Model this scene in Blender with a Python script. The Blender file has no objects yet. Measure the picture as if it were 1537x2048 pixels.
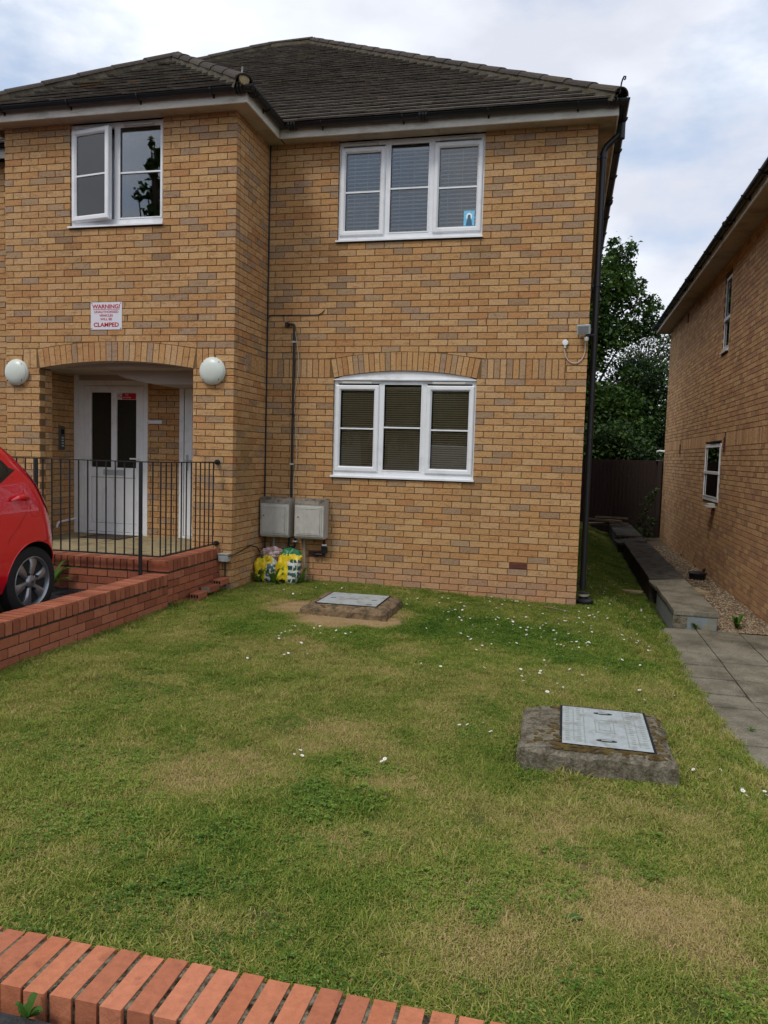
import bpy, bmesh, math, random
import numpy as np
from mathutils import Vector, Matrix, noise
R = math.radians
rnd = random.Random(11)
nr = np.random.default_rng(5)
scene = bpy.context.scene
COL = scene.collection

# ------------------------------------------------------------ camera, world, sun, exposure
W_PX, H_PX = 1537.0, 2048.0
F_PX, YAW, PITCH, ROLL = 1531.96, 13.15, -4.306, 1.647
cam_d = bpy.data.cameras.new("camera")
cam = bpy.data.objects.new("camera", cam_d)
COL.objects.link(cam)
cam_d.sensor_fit = 'VERTICAL'
cam_d.sensor_height = 24.0
cam_d.lens = F_PX / H_PX * 24.0
cam_d.clip_end = 3000
cam_d.clip_start = 0.05
yw, pt_, rl = R(YAW), R(PITCH), R(ROLL)
fwd = Vector((-math.sin(yw) * math.cos(pt_), math.cos(yw) * math.cos(pt_), math.sin(pt_)))
r0 = Vector((math.cos(yw), math.sin(yw), 0))
u0 = r0.cross(fwd)
rt = math.cos(rl) * r0 + math.sin(rl) * u0
up = -math.sin(rl) * r0 + math.cos(rl) * u0
CAM = Vector((0, -8.9, 1.66))
m = Matrix((rt, up, -fwd)).transposed().to_4x4()
m.translation = CAM
cam.matrix_world = m
scene.camera = cam

SUN_EL, SUN_AZ = 52, 205       # azimuth clockwise from north (+Y)
world = bpy.data.worlds.new("World")
scene.world = world
world.use_nodes = True
wn, wl = world.node_tree.nodes, world.node_tree.links
wn.clear()
wo = wn.new('ShaderNodeOutputWorld'); bg = wn.new('ShaderNodeBackground')
sky = wn.new('ShaderNodeTexSky'); sky.sky_type = 'NISHITA'; sky.sun_disc = False
sky.sun_elevation = R(SUN_EL); sky.sun_rotation = R(SUN_AZ)
tc = wn.new('ShaderNodeTexCoord'); mp = wn.new('ShaderNodeMapping'); mp.inputs['Scale'].default_value = (1.0, 1.0, 2.2)
mp.inputs['Location'].default_value = (3.6, 9.2, 0.6)
n1 = wn.new('ShaderNodeTexNoise'); n1.inputs['Scale'].default_value = 2.3; n1.inputs['Detail'].default_value = 7; n1.inputs['Roughness'].default_value = .52
n2 = wn.new('ShaderNodeTexNoise'); n2.inputs['Scale'].default_value = 3.3; n2.inputs['Detail'].default_value = 6; n2.inputs['Roughness'].default_value = .5
cr = wn.new('ShaderNodeValToRGB'); cr.color_ramp.elements[0].position = .40; cr.color_ramp.elements[1].position = .50
cc = wn.new('ShaderNodeValToRGB')
cc.color_ramp.elements[0].position = .36; cc.color_ramp.elements[0].color = (6.5, 6.8, 7.7, 1)
cc.color_ramp.elements[1].position = .62; cc.color_ramp.elements[1].color = (9.0, 9.4, 10.1, 1)
mx = wn.new('ShaderNodeMix'); mx.data_type = 'RGBA'
hz = wn.new('ShaderNodeMix'); hz.data_type = 'RGBA'; hz.inputs[0].default_value = .6; hz.inputs[7].default_value = (6.2, 7.4, 9.4, 1)
wl.new(tc.outputs['Generated'], mp.inputs[0]); wl.new(mp.outputs[0], n1.inputs[0]); wl.new(mp.outputs[0], n2.inputs[0])
wl.new(n1.outputs[0], cr.inputs[0]); wl.new(n2.outputs[0], cc.inputs[0])
wl.new(cr.outputs[0], mx.inputs[0]); wl.new(sky.outputs[0], hz.inputs[6]); wl.new(hz.outputs[2], mx.inputs[6]); wl.new(cc.outputs[0], mx.inputs[7])
wl.new(mx.outputs[2], bg.inputs[0]); wl.new(bg.outputs[0], wo.inputs[0])
bg.inputs[1].default_value = .11
sun_d = bpy.data.lights.new("sun", 'SUN'); sun_d.energy = 1.5; sun_d.angle = R(14); sun_d.color = (1, .95, .87)
sun = bpy.data.objects.new("sun", sun_d); COL.objects.link(sun)
az = R(SUN_AZ); el = R(SUN_EL)
sdir = Vector((math.sin(az) * math.cos(el), math.cos(az) * math.cos(el), math.sin(el)))
sun.rotation_euler = sdir.to_track_quat('Z', 'Y').to_euler()
sun.location = sdir * 30
vs = scene.view_settings
vs.view_transform = 'Standard'; vs.look = 'None'; vs.gamma = 1; vs.use_curve_mapping = False
vs.exposure = 0.07
scene.cycles.max_bounces = 8; scene.cycles.transparent_max_bounces = 24
scene.cycles.caustics_reflective = False; scene.cycles.caustics_refractive = False

# ------------------------------------------------------------ materials
def lin(r, g, b):
    f = lambda c: (c / 255 / 12.92) if c / 255 <= .04045 else ((c / 255 + .055) / 1.055) ** 2.4
    return (f(r), f(g), f(b))

def mat(name, col, rough=.7, metal=0, noise_amt=.15, nscale=12, bump=0, bscale=60, spec=.5, attr=False, col2=None, c2scale=3, c2lo=.45, c2hi=.62, stretch=None, coat=0, dirt=None):
    M = bpy.data.materials.new(name); M.use_nodes = True
    N, L = M.node_tree.nodes, M.node_tree.links
    b = N['Principled BSDF']
    b.inputs['Roughness'].default_value = rough; b.inputs['Metallic'].default_value = metal
    b.inputs['Specular IOR Level'].default_value = spec
    if coat: b.inputs['Coat Weight'].default_value = coat; b.inputs['Coat Roughness'].default_value = .04
    g = N.new('ShaderNodeNewGeometry')
    pos = g.outputs['Position']
    if stretch:
        mpn = N.new('ShaderNodeMapping'); mpn.inputs['Scale'].default_value = stretch; L.new(pos, mpn.inputs[0]); pos = mpn.outputs[0]
    if attr:
        a = N.new('ShaderNodeAttribute'); a.attribute_name = 'Col'; base = a.outputs['Color']
    else:
        a = N.new('ShaderNodeRGB'); a.outputs[0].default_value = (*col, 1); base = a.outputs[0]
    if col2 is not None:
        nz = N.new('ShaderNodeTexNoise'); nz.inputs['Scale'].default_value = c2scale; nz.inputs['Detail'].default_value = 8; nz.inputs['Roughness'].default_value = .65
        L.new(pos, nz.inputs[0])
        rp = N.new('ShaderNodeMapRange'); rp.inputs[1].default_value = c2lo; rp.inputs[2].default_value = c2hi; L.new(nz.outputs[0], rp.inputs[0])
        mm = N.new('ShaderNodeMix'); mm.data_type = 'RGBA'; L.new(rp.outputs[0], mm.inputs[0]); L.new(base, mm.inputs[6]); mm.inputs[7].default_value = (*col2, 1)
        base = mm.outputs[2]
    if noise_amt:
        nz = N.new('ShaderNodeTexNoise'); nz.inputs['Scale'].default_value = nscale; nz.inputs['Detail'].default_value = 6; nz.inputs['Roughness'].default_value = .7
        L.new(pos, nz.inputs[0])
        rp = N.new('ShaderNodeMapRange'); rp.inputs[1].default_value = .3; rp.inputs[2].default_value = .7; rp.inputs[3].default_value = 1 - noise_amt; rp.inputs[4].default_value = 1 + noise_amt
        L.new(nz.outputs[0], rp.inputs[0])
        hs = N.new('ShaderNodeVectorMath'); hs.operation = 'SCALE'; L.new(base, hs.inputs[0]); L.new(rp.outputs[0], hs.inputs['Scale'])
        base = hs.outputs[0]
    L.new(base, b.inputs['Base Color'])
    if bump:
        nb = N.new('ShaderNodeTexNoise'); nb.inputs['Scale'].default_value = bscale; nb.inputs['Detail'].default_value = 5; nb.inputs['Roughness'].default_value = .65
        L.new(pos, nb.inputs[0])
        bp = N.new('ShaderNodeBump'); bp.inputs['Strength'].default_value = bump; bp.inputs['Distance'].default_value = .006
        L.new(nb.outputs[0], bp.inputs['Height']); L.new(bp.outputs[0], b.inputs['Normal'])
    return M

M = {}
M['brick'] = mat('buff_brick', (1, 1, 1), .9, attr=True, noise_amt=.34, nscale=42, bump=1.2, bscale=60, spec=.2, col2=lin(118, 84, 52), c2scale=11, c2lo=.52, c2hi=.84, stretch=(1, 1, 2.6))
M['redbrick'] = mat('red_brick', (1, 1, 1), .85, attr=True, noise_amt=.16, nscale=30, bump=.5, bscale=90, spec=.25, col2=lin(96, 54, 38), c2scale=14, c2lo=.58, c2hi=.9)
M['mortar'] = mat('mortar', lin(118, 94, 64), .95, noise_amt=.2, nscale=60, bump=.5, bscale=150, spec=.1)
M['mortar_dark'] = mat('dark_mortar', lin(72, 66, 54), .95, noise_amt=.35, nscale=40, bump=.8, bscale=160, spec=.1, col2=lin(150, 140, 120), c2scale=22, c2lo=.55, c2hi=.7)
M['tile'] = mat('roof_tile', (1, 1, 1), .95, attr=True, noise_amt=.32, nscale=30, bump=1, bscale=60, spec=.12, col2=lin(128, 88, 46), c2scale=9, c2lo=.63, c2hi=.70)
M['joint_dark'] = mat('dark_joint', lin(26, 24, 19), .95, noise_amt=.4, nscale=50, bump=.6, bscale=160, spec=.1, col2=lin(96, 92, 78), c2scale=20, c2lo=.58, c2hi=.74)
M['kerb_joint'] = mat('gritty_joint', lin(126, 118, 98), .95, noise_amt=.6, nscale=70, bump=1.5, bscale=90, spec=.1, col2=lin(44, 40, 30), c2scale=24, c2lo=.44, c2hi=.6)
M['moss_mortar'] = mat('mossy_mortar', lin(84, 77, 66), .95, noise_amt=.35, nscale=30, bump=1, bscale=60, col2=lin(76, 68, 44), c2scale=8)
M['upvc'] = mat('white_upvc', lin(230, 232, 234), .38, noise_amt=.05, nscale=5, spec=.5, col2=lin(168, 168, 160), c2scale=3, c2lo=.55, c2hi=.95)
M['upvc_dull'] = mat('dull_upvc', lin(196, 196, 190), .5, noise_amt=.06, nscale=4)
M['fascia'] = mat('weathered_fascia', lin(206, 202, 190), .6, noise_amt=.12, nscale=4, col2=lin(132, 124, 106), c2scale=2.2, c2lo=.5, c2hi=.8, stretch=(1, 1, 3))
M['soffit'] = mat('soffit_board', lin(178, 166, 148), .8, noise_amt=.12, nscale=3, col2=lin(120, 100, 80), c2scale=1.7, c2lo=.52, c2hi=.75)
M['black'] = mat('black_plastic', lin(22, 24, 28), .42, noise_amt=.15, nscale=9, spec=.5)
M['blackpaint'] = mat('black_painted_steel', lin(22, 22, 25), .45, noise_amt=.2, nscale=40)
M['cable'] = mat('cable_grey', lin(190, 182, 170), .6)
M['ceiling'] = mat('painted_ceiling', lin(176, 168, 160), .8, noise_amt=.05, nscale=3)
M['plaster'] = mat('interior_plaster', lin(150, 140, 126), .9, noise_amt=.05)
M['concrete'] = mat('old_concrete', lin(124, 117, 102), .95, noise_amt=.55, nscale=75, bump=1.6, bscale=80, col2=lin(82, 76, 60), c2scale=16, c2lo=.44, c2hi=.64, spec=.1)
M['paving'] = mat('weathered_paving', lin(134, 128, 112), .92, noise_amt=.42, nscale=70, bump=.9, bscale=110, col2=lin(96, 90, 76), c2scale=3.2, c2lo=.42, c2hi=.68, spec=.2)
M['grime_slab'] = mat('grimy_slab', lin(84, 80, 72), .9, noise_amt=.35, nscale=30, bump=.6, bscale=90, col2=lin(48, 46, 42), c2scale=5, spec=.25)
M['greywash'] = mat('blue_grey_render', lin(122, 132, 134), .9, noise_amt=.16, nscale=12, bump=.3, col2=lin(140, 130, 104), c2scale=7, c2lo=.5, c2hi=.66)
M['galv'] = mat('galvanised_steel', lin(172, 180, 180), .5, metal=.15, noise_amt=.14, nscale=30, bump=.15, bscale=200, col2=lin(128, 126, 116), c2scale=9, c2lo=.5, c2hi=.7)
M['galv_dirty'] = mat('dirty_galvanised', lin(152, 156, 150), .7, metal=.1, noise_amt=.2, nscale=40)
M['asphalt'] = mat('asphalt', lin(62, 62, 62), .95, noise_amt=.4, nscale=120, bump=1, bscale=180, spec=.2)
M['meter'] = mat('meter_box_plastic', lin(178, 176, 168), .6, noise_amt=.12, nscale=7, col2=lin(120, 112, 100), c2scale=5, c2lo=.56, c2hi=.85, stretch=(2, 2, 1))
M['meter_top'] = mat('grimy_meter_hood', lin(124, 116, 104), .8, noise_amt=.3, nscale=22, col2=lin(66, 58, 50), c2scale=14)
M['carpaint'] = mat('red_car_paint', lin(214, 8, 38), .2, noise_amt=0, coat=1, spec=.5)
M['tyre'] = mat('tyre_rubber', lin(24, 24, 25), .8, noise_amt=.2)
M['alloy'] = mat('silver_alloy', lin(150, 152, 156), .32, metal=.75, noise_amt=.06)
M['dark'] = mat('dark_void', lin(14, 14, 14), .9, noise_amt=0)
M['taillight'] = mat('tail_light', lin(120, 8, 14), .12, noise_amt=0, coat=1)
M['bag'] = mat('bag_plastic', (1, 1, 1), .35, attr=True, noise_amt=.1, nscale=20, bump=.3, bscale=30)
M['lamp_white'] = mat('opal_diffuser', lin(206, 212, 202), .32, noise_amt=.04, nscale=6)
M['signwhite'] = mat('sign_white', lin(216, 214, 220), .4, noise_amt=.03)
M['signred'] = mat('sign_red', lin(176, 18, 44), .5, noise_amt=.03)
M['deepred'] = mat('red_sticker', lin(190, 16, 28), .4, noise_amt=0)
M['airbrick'] = mat('terracotta_vent', lin(100, 54, 44), .8, noise_amt=.2)
M['fence'] = mat('dark_stained_timber', lin(50, 38, 34), .85, noise_amt=.35, nscale=20, bump=.5, stretch=(6, 6, .5))
M['wood'] = mat('grey_timber', lin(120, 104, 86), .85, noise_amt=.25, nscale=18, bump=.4)
M['gravelbase'] = mat('gravel_bed', lin(92, 78, 60), .95, noise_amt=.5, nscale=80, bump=1, bscale=90)
M['pebble'] = mat('pebbles', (1, 1, 1), .8, attr=True, noise_amt=.15, nscale=80)
M['soil'] = mat('dry_soil', lin(96, 80, 54), .98, noise_amt=.4, nscale=50, bump=1, bscale=90)
M['bark'] = mat('bark', lin(78, 66, 52), .95, noise_amt=.35, nscale=16, bump=1, bscale=30, stretch=(3, 3, .6))
M['moss'] = mat('cushion_moss', lin(92, 74, 28), .98, noise_amt=.4, nscale=60, bump=1, bscale=120, col2=lin(60, 44, 22), c2scale=30)
M['blind'] = mat('blind_slat', lin(206, 210, 214), .6, noise_amt=.03)
M['blind_brown'] = mat('brown_blind_slat', lin(234, 206, 160), .6, noise_amt=.05)
M['mat_rubber'] = mat('doormat', lin(60, 50, 42), .95, noise_amt=.3, nscale=90, bump=.6)
M['porchslab'] = mat('buff_paving', lin(150, 134, 98), .9, noise_amt=.22, nscale=14, bump=.4, col2=lin(96, 88, 66), c2scale=5, c2lo=.5, c2hi=.7)
M['mortarpipe'] = mat('grey_duct', lin(140, 132, 116), .6, noise_amt=.15, nscale=10)
M['iconblue'] = mat('print_blue', lin(120, 196, 232), .5, noise_amt=.25, nscale=60)
M['iconpale'] = mat('print_pale', lin(240, 250, 250), .5, noise_amt=.05)
M['icondark'] = mat('print_dark', lin(56, 98, 124), .5, noise_amt=.2, nscale=90)
M['white_render'] = mat('white_render', lin(200, 198, 192), .85, noise_amt=.06)
M['steelplate'] = mat('grey_intercom', lin(74, 74, 70), .45, metal=.3, noise_amt=.05)
M['daisy'] = mat('daisy', (1, 1, 1), .7, attr=True, noise_amt=0)

def glass(name, tint=(1, 1, 1), ior=1.52, boost=1.7, rough=.0):
    m_ = bpy.data.materials.new(name); m_.use_nodes = True
    N, L = m_.node_tree.nodes, m_.node_tree.links; N.clear()
    o = N.new('ShaderNodeOutputMaterial'); t = N.new('ShaderNodeBsdfTransparent'); g = N.new('ShaderNodeBsdfGlossy'); x = N.new('ShaderNodeMixShader'); f = N.new('ShaderNodeFresnel'); mu = N.new('ShaderNodeMath')
    t.inputs[0].default_value = (*tint, 1); g.inputs['Roughness'].default_value = rough; f.inputs[0].default_value = ior
    mu.operation = 'MULTIPLY'; mu.inputs[1].default_value = boost; mu.use_clamp = True
    L.new(f.outputs[0], mu.inputs[0]); L.new(mu.outputs[0], x.inputs[0]); L.new(t.outputs[0], x.inputs[1]); L.new(g.outputs[0], x.inputs[2]); L.new(x.outputs[0], o.inputs[0])
    return m_
M['glass'] = glass('window_glass', (.93, .95, .95), boost=2.1)
M['glass_obscure'] = mat('obscured_glass', lin(44, 43, 37), .22, noise_amt=.2, nscale=30, bump=.15, bscale=120, spec=.35)
M['carglass'] = glass('tinted_car_glass', (.32, .36, .34), boost=1.4)

def leafmat(name, cols, trans=.35, rough=.55):
    m_ = bpy.data.materials.new(name); m_.use_nodes = True
    N, L = m_.node_tree.nodes, m_.node_tree.links
    b = N['Principled BSDF']; b.inputs['Roughness'].default_value = rough; b.inputs['Specular IOR Level'].default_value = .35
    g = N.new('ShaderNodeNewGeometry')
    nz = N.new('ShaderNodeTexNoise'); nz.inputs['Scale'].default_value = 1.1; nz.inputs['Detail'].default_value = 5
    L.new(g.outputs['Position'], nz.inputs[0])
    ad = N.new('ShaderNodeMath'); ad.operation = 'MULTIPLY_ADD'; ad.inputs[1].default_value = .45; L.new(g.outputs['Random Per Island'], ad.inputs[0]); 
    sb = N.new('ShaderNodeMath'); sb.operation = 'SUBTRACT'; sb.inputs[1].default_value = .22; L.new(nz.outputs[0], sb.inputs[0]); L.new(sb.outputs[0], ad.inputs[2])
    r_ = N.new('ShaderNodeValToRGB'); L.new(ad.outputs[0], r_.inputs[0])
    e = r_.color_ramp.elements; e[0].position = .2; e[0].color = (*cols[0], 1); e[1].position = .75; e[1].color = (*cols[-1], 1)
    for i, c in enumerate(cols[1:-1]): x = e.new(.2 + .55 * (i + 1) / (len(cols) - 1)); x.color = (*c, 1)
    L.new(r_.outputs[0], b.inputs['Base Color'])
    tr = N.new('ShaderNodeBsdfTranslucent'); L.new(r_.outputs[0], tr.inputs[0])
    x = N.new('ShaderNodeMixShader'); x.inputs[0].default_value = trans
    L.new(b.outputs[0], x.inputs[1]); L.new(tr.outputs[0], x.inputs[2]); L.new(x.outputs[0], N['Material Output'].inputs[0])
    return m_
M['leaf_oak'] = leafmat('oak_leaves', [lin(32, 54, 24), lin(56, 84, 36), lin(96, 124, 54)])
M['leaf_dark'] = leafmat('dark_leaves', [lin(28, 46, 24), lin(48, 72, 34), lin(84, 108, 52)])
M['leaf_pale'] = leafmat('pale_leaves', [lin(46, 60, 32), lin(70, 86, 46), lin(100, 114, 66)])
M['clover'] = leafmat('clover_leaves', [lin(72, 104, 34), lin(104, 134, 46), lin(146, 164, 66)])
M['weed'] = leafmat('weed_leaves', [lin(40, 70, 24), lin(72, 108, 36), lin(118, 146, 56)])

# ------------------------------------------------------------ mesh helpers
BOXF = [(0, 3, 2, 1), (4, 5, 6, 7), (0, 1, 5, 4), (1, 2, 6, 5), (2, 3, 7, 6), (3, 0, 4, 7)]
def boxv(x0, x1, y0, y1, z0, z1):
    return [(x0, y0, z0), (x1, y0, z0), (x1, y1, z0), (x0, y1, z0), (x0, y0, z1), (x1, y0, z1), (x1, y1, z1), (x0, y1, z1)]

class MB:
    def __init__(s): s.v = []; s.f = []; s.c = []
    def add(s, v, f, c=None):
        n = len(s.v); s.v += [tuple(p) for p in v]; s.f += [tuple(i + n for i in q) for q in f]; s.c += [c or (1, 1, 1)] * len(f); return s
    def box(s, x0, x1, y0, y1, z0, z1, c=None): return s.add(boxv(min(x0, x1), max(x0, x1), min(y0, y1), max(y0, y1), min(z0, z1), max(z0, z1)), BOXF, c)
    def mbox(s, sx, sy, sz, M4, c=None):
        return s.add([M4 @ Vector(p) for p in boxv(-sx / 2, sx / 2, -sy / 2, sy / 2, -sz / 2, sz / 2)], BOXF, c)
    def prism(s, poly, axis, a, b, c=None):   # poly in the two other axes, in order
        n = len(poly); P = []
        for t in (a, b):
            for (p, q) in poly:
                P.append({'x': (t, p, q), 'y': (p, t, q), 'z': (p, q, t)}[axis])
        F = [tuple(range(n))[::-1], tuple(range(n, 2 * n))] + [(i, (i + 1) % n, n + (i + 1) % n, n + i) for i in range(n)]
        return s.add(P, F, c)
    def tube(s, path, r, n=10, c=None, caps=True):
        path = [Vector(p) for p in path]; rings = []; k = len(path); nv = None
        for i, p in enumerate(path):
            t = (path[min(i + 1, k - 1)] - path[max(i - 1, 0)]).normalized()
            if nv is None: nv = t.orthogonal().normalized()
            nv = (nv - t * nv.dot(t)).normalized(); b = t.cross(nv)
            rr = r[i] if isinstance(r, (list, tuple)) else r
            rings.append([p + (nv * math.cos(2 * math.pi * j / n) + b * math.sin(2 * math.pi * j / n)) * rr for j in range(n)])
        V = [q for g in rings for q in g]; F = []
        for i in range(k - 1):
            for j in range(n): F.append((i * n + j, i * n + (j + 1) % n, (i + 1) * n + (j + 1) % n, (i + 1) * n + j))
        if caps: F += [tuple(range(n))[::-1], tuple(range((k - 1) * n, k * n))]
        return s.add(V, F, c)
    def lathe(s, prof, M4=None, n=24, c=None):  # prof (r,z)
        V = []; F = []; k = len(prof); M4 = M4 or Matrix()
        for (r, z) in prof:
            for j in range(n): V.append(M4 @ Vector((r * math.cos(2 * math.pi * j / n), r * math.sin(2 * math.pi * j / n), z)))
        for i in range(k - 1):
            for j in range(n): F.append((i * n + j, i * n + (j + 1) % n, (i + 1) * n + (j + 1) % n, (i + 1) * n + j))
        F += [tuple(range(n))[::-1], tuple(range((k - 1) * n, k * n))]
        return s.add(V, F, c)
    def build(s, name, m_, parent=None, smooth=False, bevel=0, fix=True):
        me = bpy.data.meshes.new(name); me.from_pydata(s.v, [], s.f)
        if any(c != (1, 1, 1) for c in s.c):
            at = me.color_attributes.new('Col', 'FLOAT_COLOR', 'CORNER')
            arr = np.ones((len(me.loops), 4), np.float32); k = 0
            for f, c in zip(s.f, s.c):
                arr[k:k + len(f), :3] = c; k += len(f)
            at.data.foreach_set('color', arr.ravel())
        if fix or bevel:
            bm = bmesh.new(); bm.from_mesh(me)
            if fix: bmesh.ops.recalc_face_normals(bm, faces=bm.faces)
            if bevel: bmesh.ops.bevel(bm, geom=list(bm.edges), offset=bevel, segments=1, affect='EDGES', profile=.5)
            if smooth:
                for f in bm.faces: f.smooth = True
                for e in bm.edges:
                    if len(e.link_faces) == 2 and e.calc_face_angle(0) > R(38): e.smooth = False
            bm.to_mesh(me); bm.free()
        me.materials.append(m_)
        o = bpy.data.objects.new(name, me); COL.objects.link(o)
        if parent: o.parent = parent
        return o

def thing(name, label, cat, loc=(0, 0, 0), rz=0, group=None):
    o = bpy.data.objects.new(name, None); COL.objects.link(o); o.empty_display_size = .1
    o.location = loc; o.rotation_euler = (0, 0, rz); o['label'] = label; o['category'] = cat
    if group: o['group'] = group
    return o
def tag(o, label, cat, group=None):
    o['label'] = label; o['category'] = cat
    if group: o['group'] = group
    return o
def struct(o, kind='structure'): o['kind'] = kind; return o
def dup(root, loc, rz=0, label=None):
    r = root.copy(); COL.objects.link(r); r.location = loc; r.rotation_euler = (0, 0, rz)
    if label: r['label'] = label
    for ch in list(root.children):
        c = ch.copy(); COL.objects.link(c); c.parent = r
        for g in list(ch.children):
            d = g.copy(); COL.objects.link(d); d.parent = c
    return r
def px(p):
    d = Vector(p) - CAM; z = d.dot(fwd)
    if z < .05: return None
    return (W_PX / 2 + F_PX * d.dot(rt) / z, H_PX / 2 - F_PX * d.dot(up) / z, z)

class Pieces:
    """alike pieces: the largest in view become objects sharing mesh data, the rest one joined part"""
    def __init__(s): s.items = []; s.cache = {}
    def add(s, key, verts, faces, loc, rot, col, n, size):
        s.items.append((key, verts, faces, Vector(loc), rot, col, Vector(n), size))
    def build(s, name, stuffname, m_, parent, limit=300):
        sc = []
        for i, it in enumerate(s.items):
            q = px(it[3]); a = 0
            if q and -20 < q[0] < W_PX + 20 and -20 < q[1] < H_PX + 20:
                v = (CAM - it[3]).normalized(); fc = v.dot(it[6])
                if fc > .02: a = it[7] * fc / q[2] ** 2
            sc.append((a, i))
        sc.sort(reverse=True)
        pick = set(i for a, i in sc[:limit] if a > 0)
        big = MB()
        for i, (key, V, F, loc, rot, col, n, size) in enumerate(s.items):
            if i in pick:
                k = (key, col)
                if k not in s.cache:
                    me = bpy.data.meshes.new(name); me.from_pydata(V, [], F)
                    at = me.color_attributes.new('Col', 'FLOAT_COLOR', 'CORNER')
                    arr = np.ones((len(me.loops), 4), np.float32); arr[:, :3] = col
                    at.data.foreach_set('color', arr.ravel()); me.materials.append(m_); s.cache[k] = me
                o = bpy.data.objects.new(name, s.cache[k]); COL.objects.link(o)
                mm = rot.to_4x4(); mm.translation = loc
                o.parent = parent; o.matrix_local = mm
            else:
                big.add([rot @ Vector(p) + loc for p in V], F, col)
        if big.v:
            o = big.build(stuffname, m_, parent, fix=False); o['kind'] = 'stuff'
        return s

# brick colours
BUFF = [lin(192, 152, 106), lin(188, 147, 99), lin(196, 157, 110), lin(185, 144, 100), lin(191, 149, 103), lin(188, 144, 96), lin(183, 139, 94), lin(193, 155, 112)]
BUFF_G = [lin(168, 138, 106), lin(162, 134, 106), lin(172, 143, 110), lin(160, 130, 100), lin(165, 138, 112)]
BUFF_O = [lin(184, 138, 92), lin(180, 132, 88)]
def buffcol(q=None):
    t = rnd.random()
    if t < .17: return rnd.choice(BUFF_G)
    if t < .24: return rnd.choice(BUFF_O)
    return rnd.choice(BUFF)
REDS = [lin(164, 100, 74), lin(154, 92, 68), lin(170, 106, 80), lin(144, 84, 62), lin(158, 94, 68)]
def redcol(): return rnd.choice(REDS)

def stain(loc, nn, col):
    "weathering of the bricks themselves: paler pink at the damp foot of the wall, algae on the corner of the wing"
    if nn.y < -.5 and loc.y > -.1 and loc.z < .33 and -4 < loc.x < .3:
        t = .42 * min(1, (.36 - loc.z) / .2); c = lin(184, 138, 112); return tuple(round(a + (b - a) * t, 3) for a, b in zip(col, c))
    for (sx, sz) in ((-2.73, 4.10), (-1.04, 4.10), (-2.73, 1.33), (-1.04, 1.33), (-5.66, 4.1), (-4.5, 4.1)):
        d_ = abs(loc.x + .11 - sx)
        if nn.y < -.5 and d_ < .16 and 0 < sz - loc.z < .8:
            t = .38 * (1 - d_ / .16) * (1 - (sz - loc.z) / .8); return tuple(round(a * (1 - t), 3) for a in col)
    if abs(loc.x + 3.61) < .01 and nn.x > .5 and .6 < loc.z < 2.3 and loc.y < -.45:
        t = .55 * max(0, 1 - abs(loc.z - 1.55) / .8) * (.5 + rnd.random() * .5); c = lin(104, 92, 60); return tuple(round(a + (b - a) * t, 3) for a, b in zip(col, c))
    return col
NVAR = 3
def brickgeo(w, h, d, var, dz0=(0, 0), dz1=(0, 0)):
    """block: x 0..w, y -d..0 (0 = the face), z 0..h ; local face looks to -Y, so y is mirrored: face at y=0, body to +y"""
    rr = random.Random(int(w * 1000) * 7 + int(h * 1000) * 3 + var)
    j = lambda a=.0012: rr.uniform(-a, a)
    pf = rr.uniform(-.0015, .0015)
    return [(0 + j(), pf + j(.0006), dz0[0] + j()), (w + j(), pf + j(.0006), dz0[1] + j()), (w, d, dz0[1]), (0, d, dz0[0]),
            (0 + j(), pf + j(.0006), h + dz1[0] + j()), (w + j(), pf + j(.0006), h + dz1[1] + j()), (w, d, h + dz1[1]), (0, d, h + dz1[0])]

def wall_bricks(P, O, U, Nn, u0, u1, z0, z1, zb=.012, holes=(), skip=None, colf=buffcol, off=0., depth=.098, bw=.215, bh=.065, pitch=.225, cp=.075, cut=None, phase=0):
    """courses on the plane through O (world), u along U (unit), outward normal Nn. holes: (ua,ub,za,zb)."""
    U = Vector(U); Nn = Vector(Nn); O = Vector(O)
    rot = Matrix((U, -Nn, Vector((0, 0, 1)))).transposed()
    k0 = int(math.floor((z0 - zb) / cp + .001)); k = k0
    while True:
        za = zb + k * cp
        if za >= z1 - .02: break
        zt = min(za + bh, z1)
        if zt > z0 + .02:
            st = off + (0 if (k + phase) % 2 else pitch / 2)
            i = math.floor((u0 - st) / pitch) - 1
            while st + i * pitch < u1:
                a = max(st + i * pitch, u0); b = min(st + i * pitch + bw, u1); i += 1
                if b - a < .025: continue
                segs = [(a, b)]
                for (ha, hb, hz0, hz1) in holes:
                    if zt > hz0 + .015 and za < hz1 - .015:
                        ns = []
                        for (p, q) in segs:
                            if hb <= p or ha >= q: ns.append((p, q)); continue
                            if ha - p > .02: ns.append((p, ha))
                            if q - hb > .02: ns.append((hb, q))
                        segs = ns
                for (p, q) in segs:
                    bz = (0, 0); zz = max(za, z0)
                    if cut:
                        ca, cb = cut(p), cut(q)
                        if zt - max(za, ca) < .012 and zt - max(za, cb) < .012: continue
                        bz = (min(max(0, ca - za), zt - za - .003), min(max(0, cb - za), zt - za - .003))
                    if skip and skip((p + q) / 2, (za + zt) / 2): continue
                    w = round(q - p, 3); h = round(zt - zz, 3); var = rnd.randrange(NVAR) if w == bw else 0
                    key = (w, h, var, round(bz[0], 3), round(bz[1], 3), depth)
                    P.add(key, brickgeo(w, h, depth, var, bz), BOXF, O + U * p + Vector((0, 0, zz - O.z)), rot, stain(O + U * p + Vector((0, 0, zz - O.z)), Nn, colf()) if colf is buffcol else colf(), Nn, w * h)
        k += 1
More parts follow.
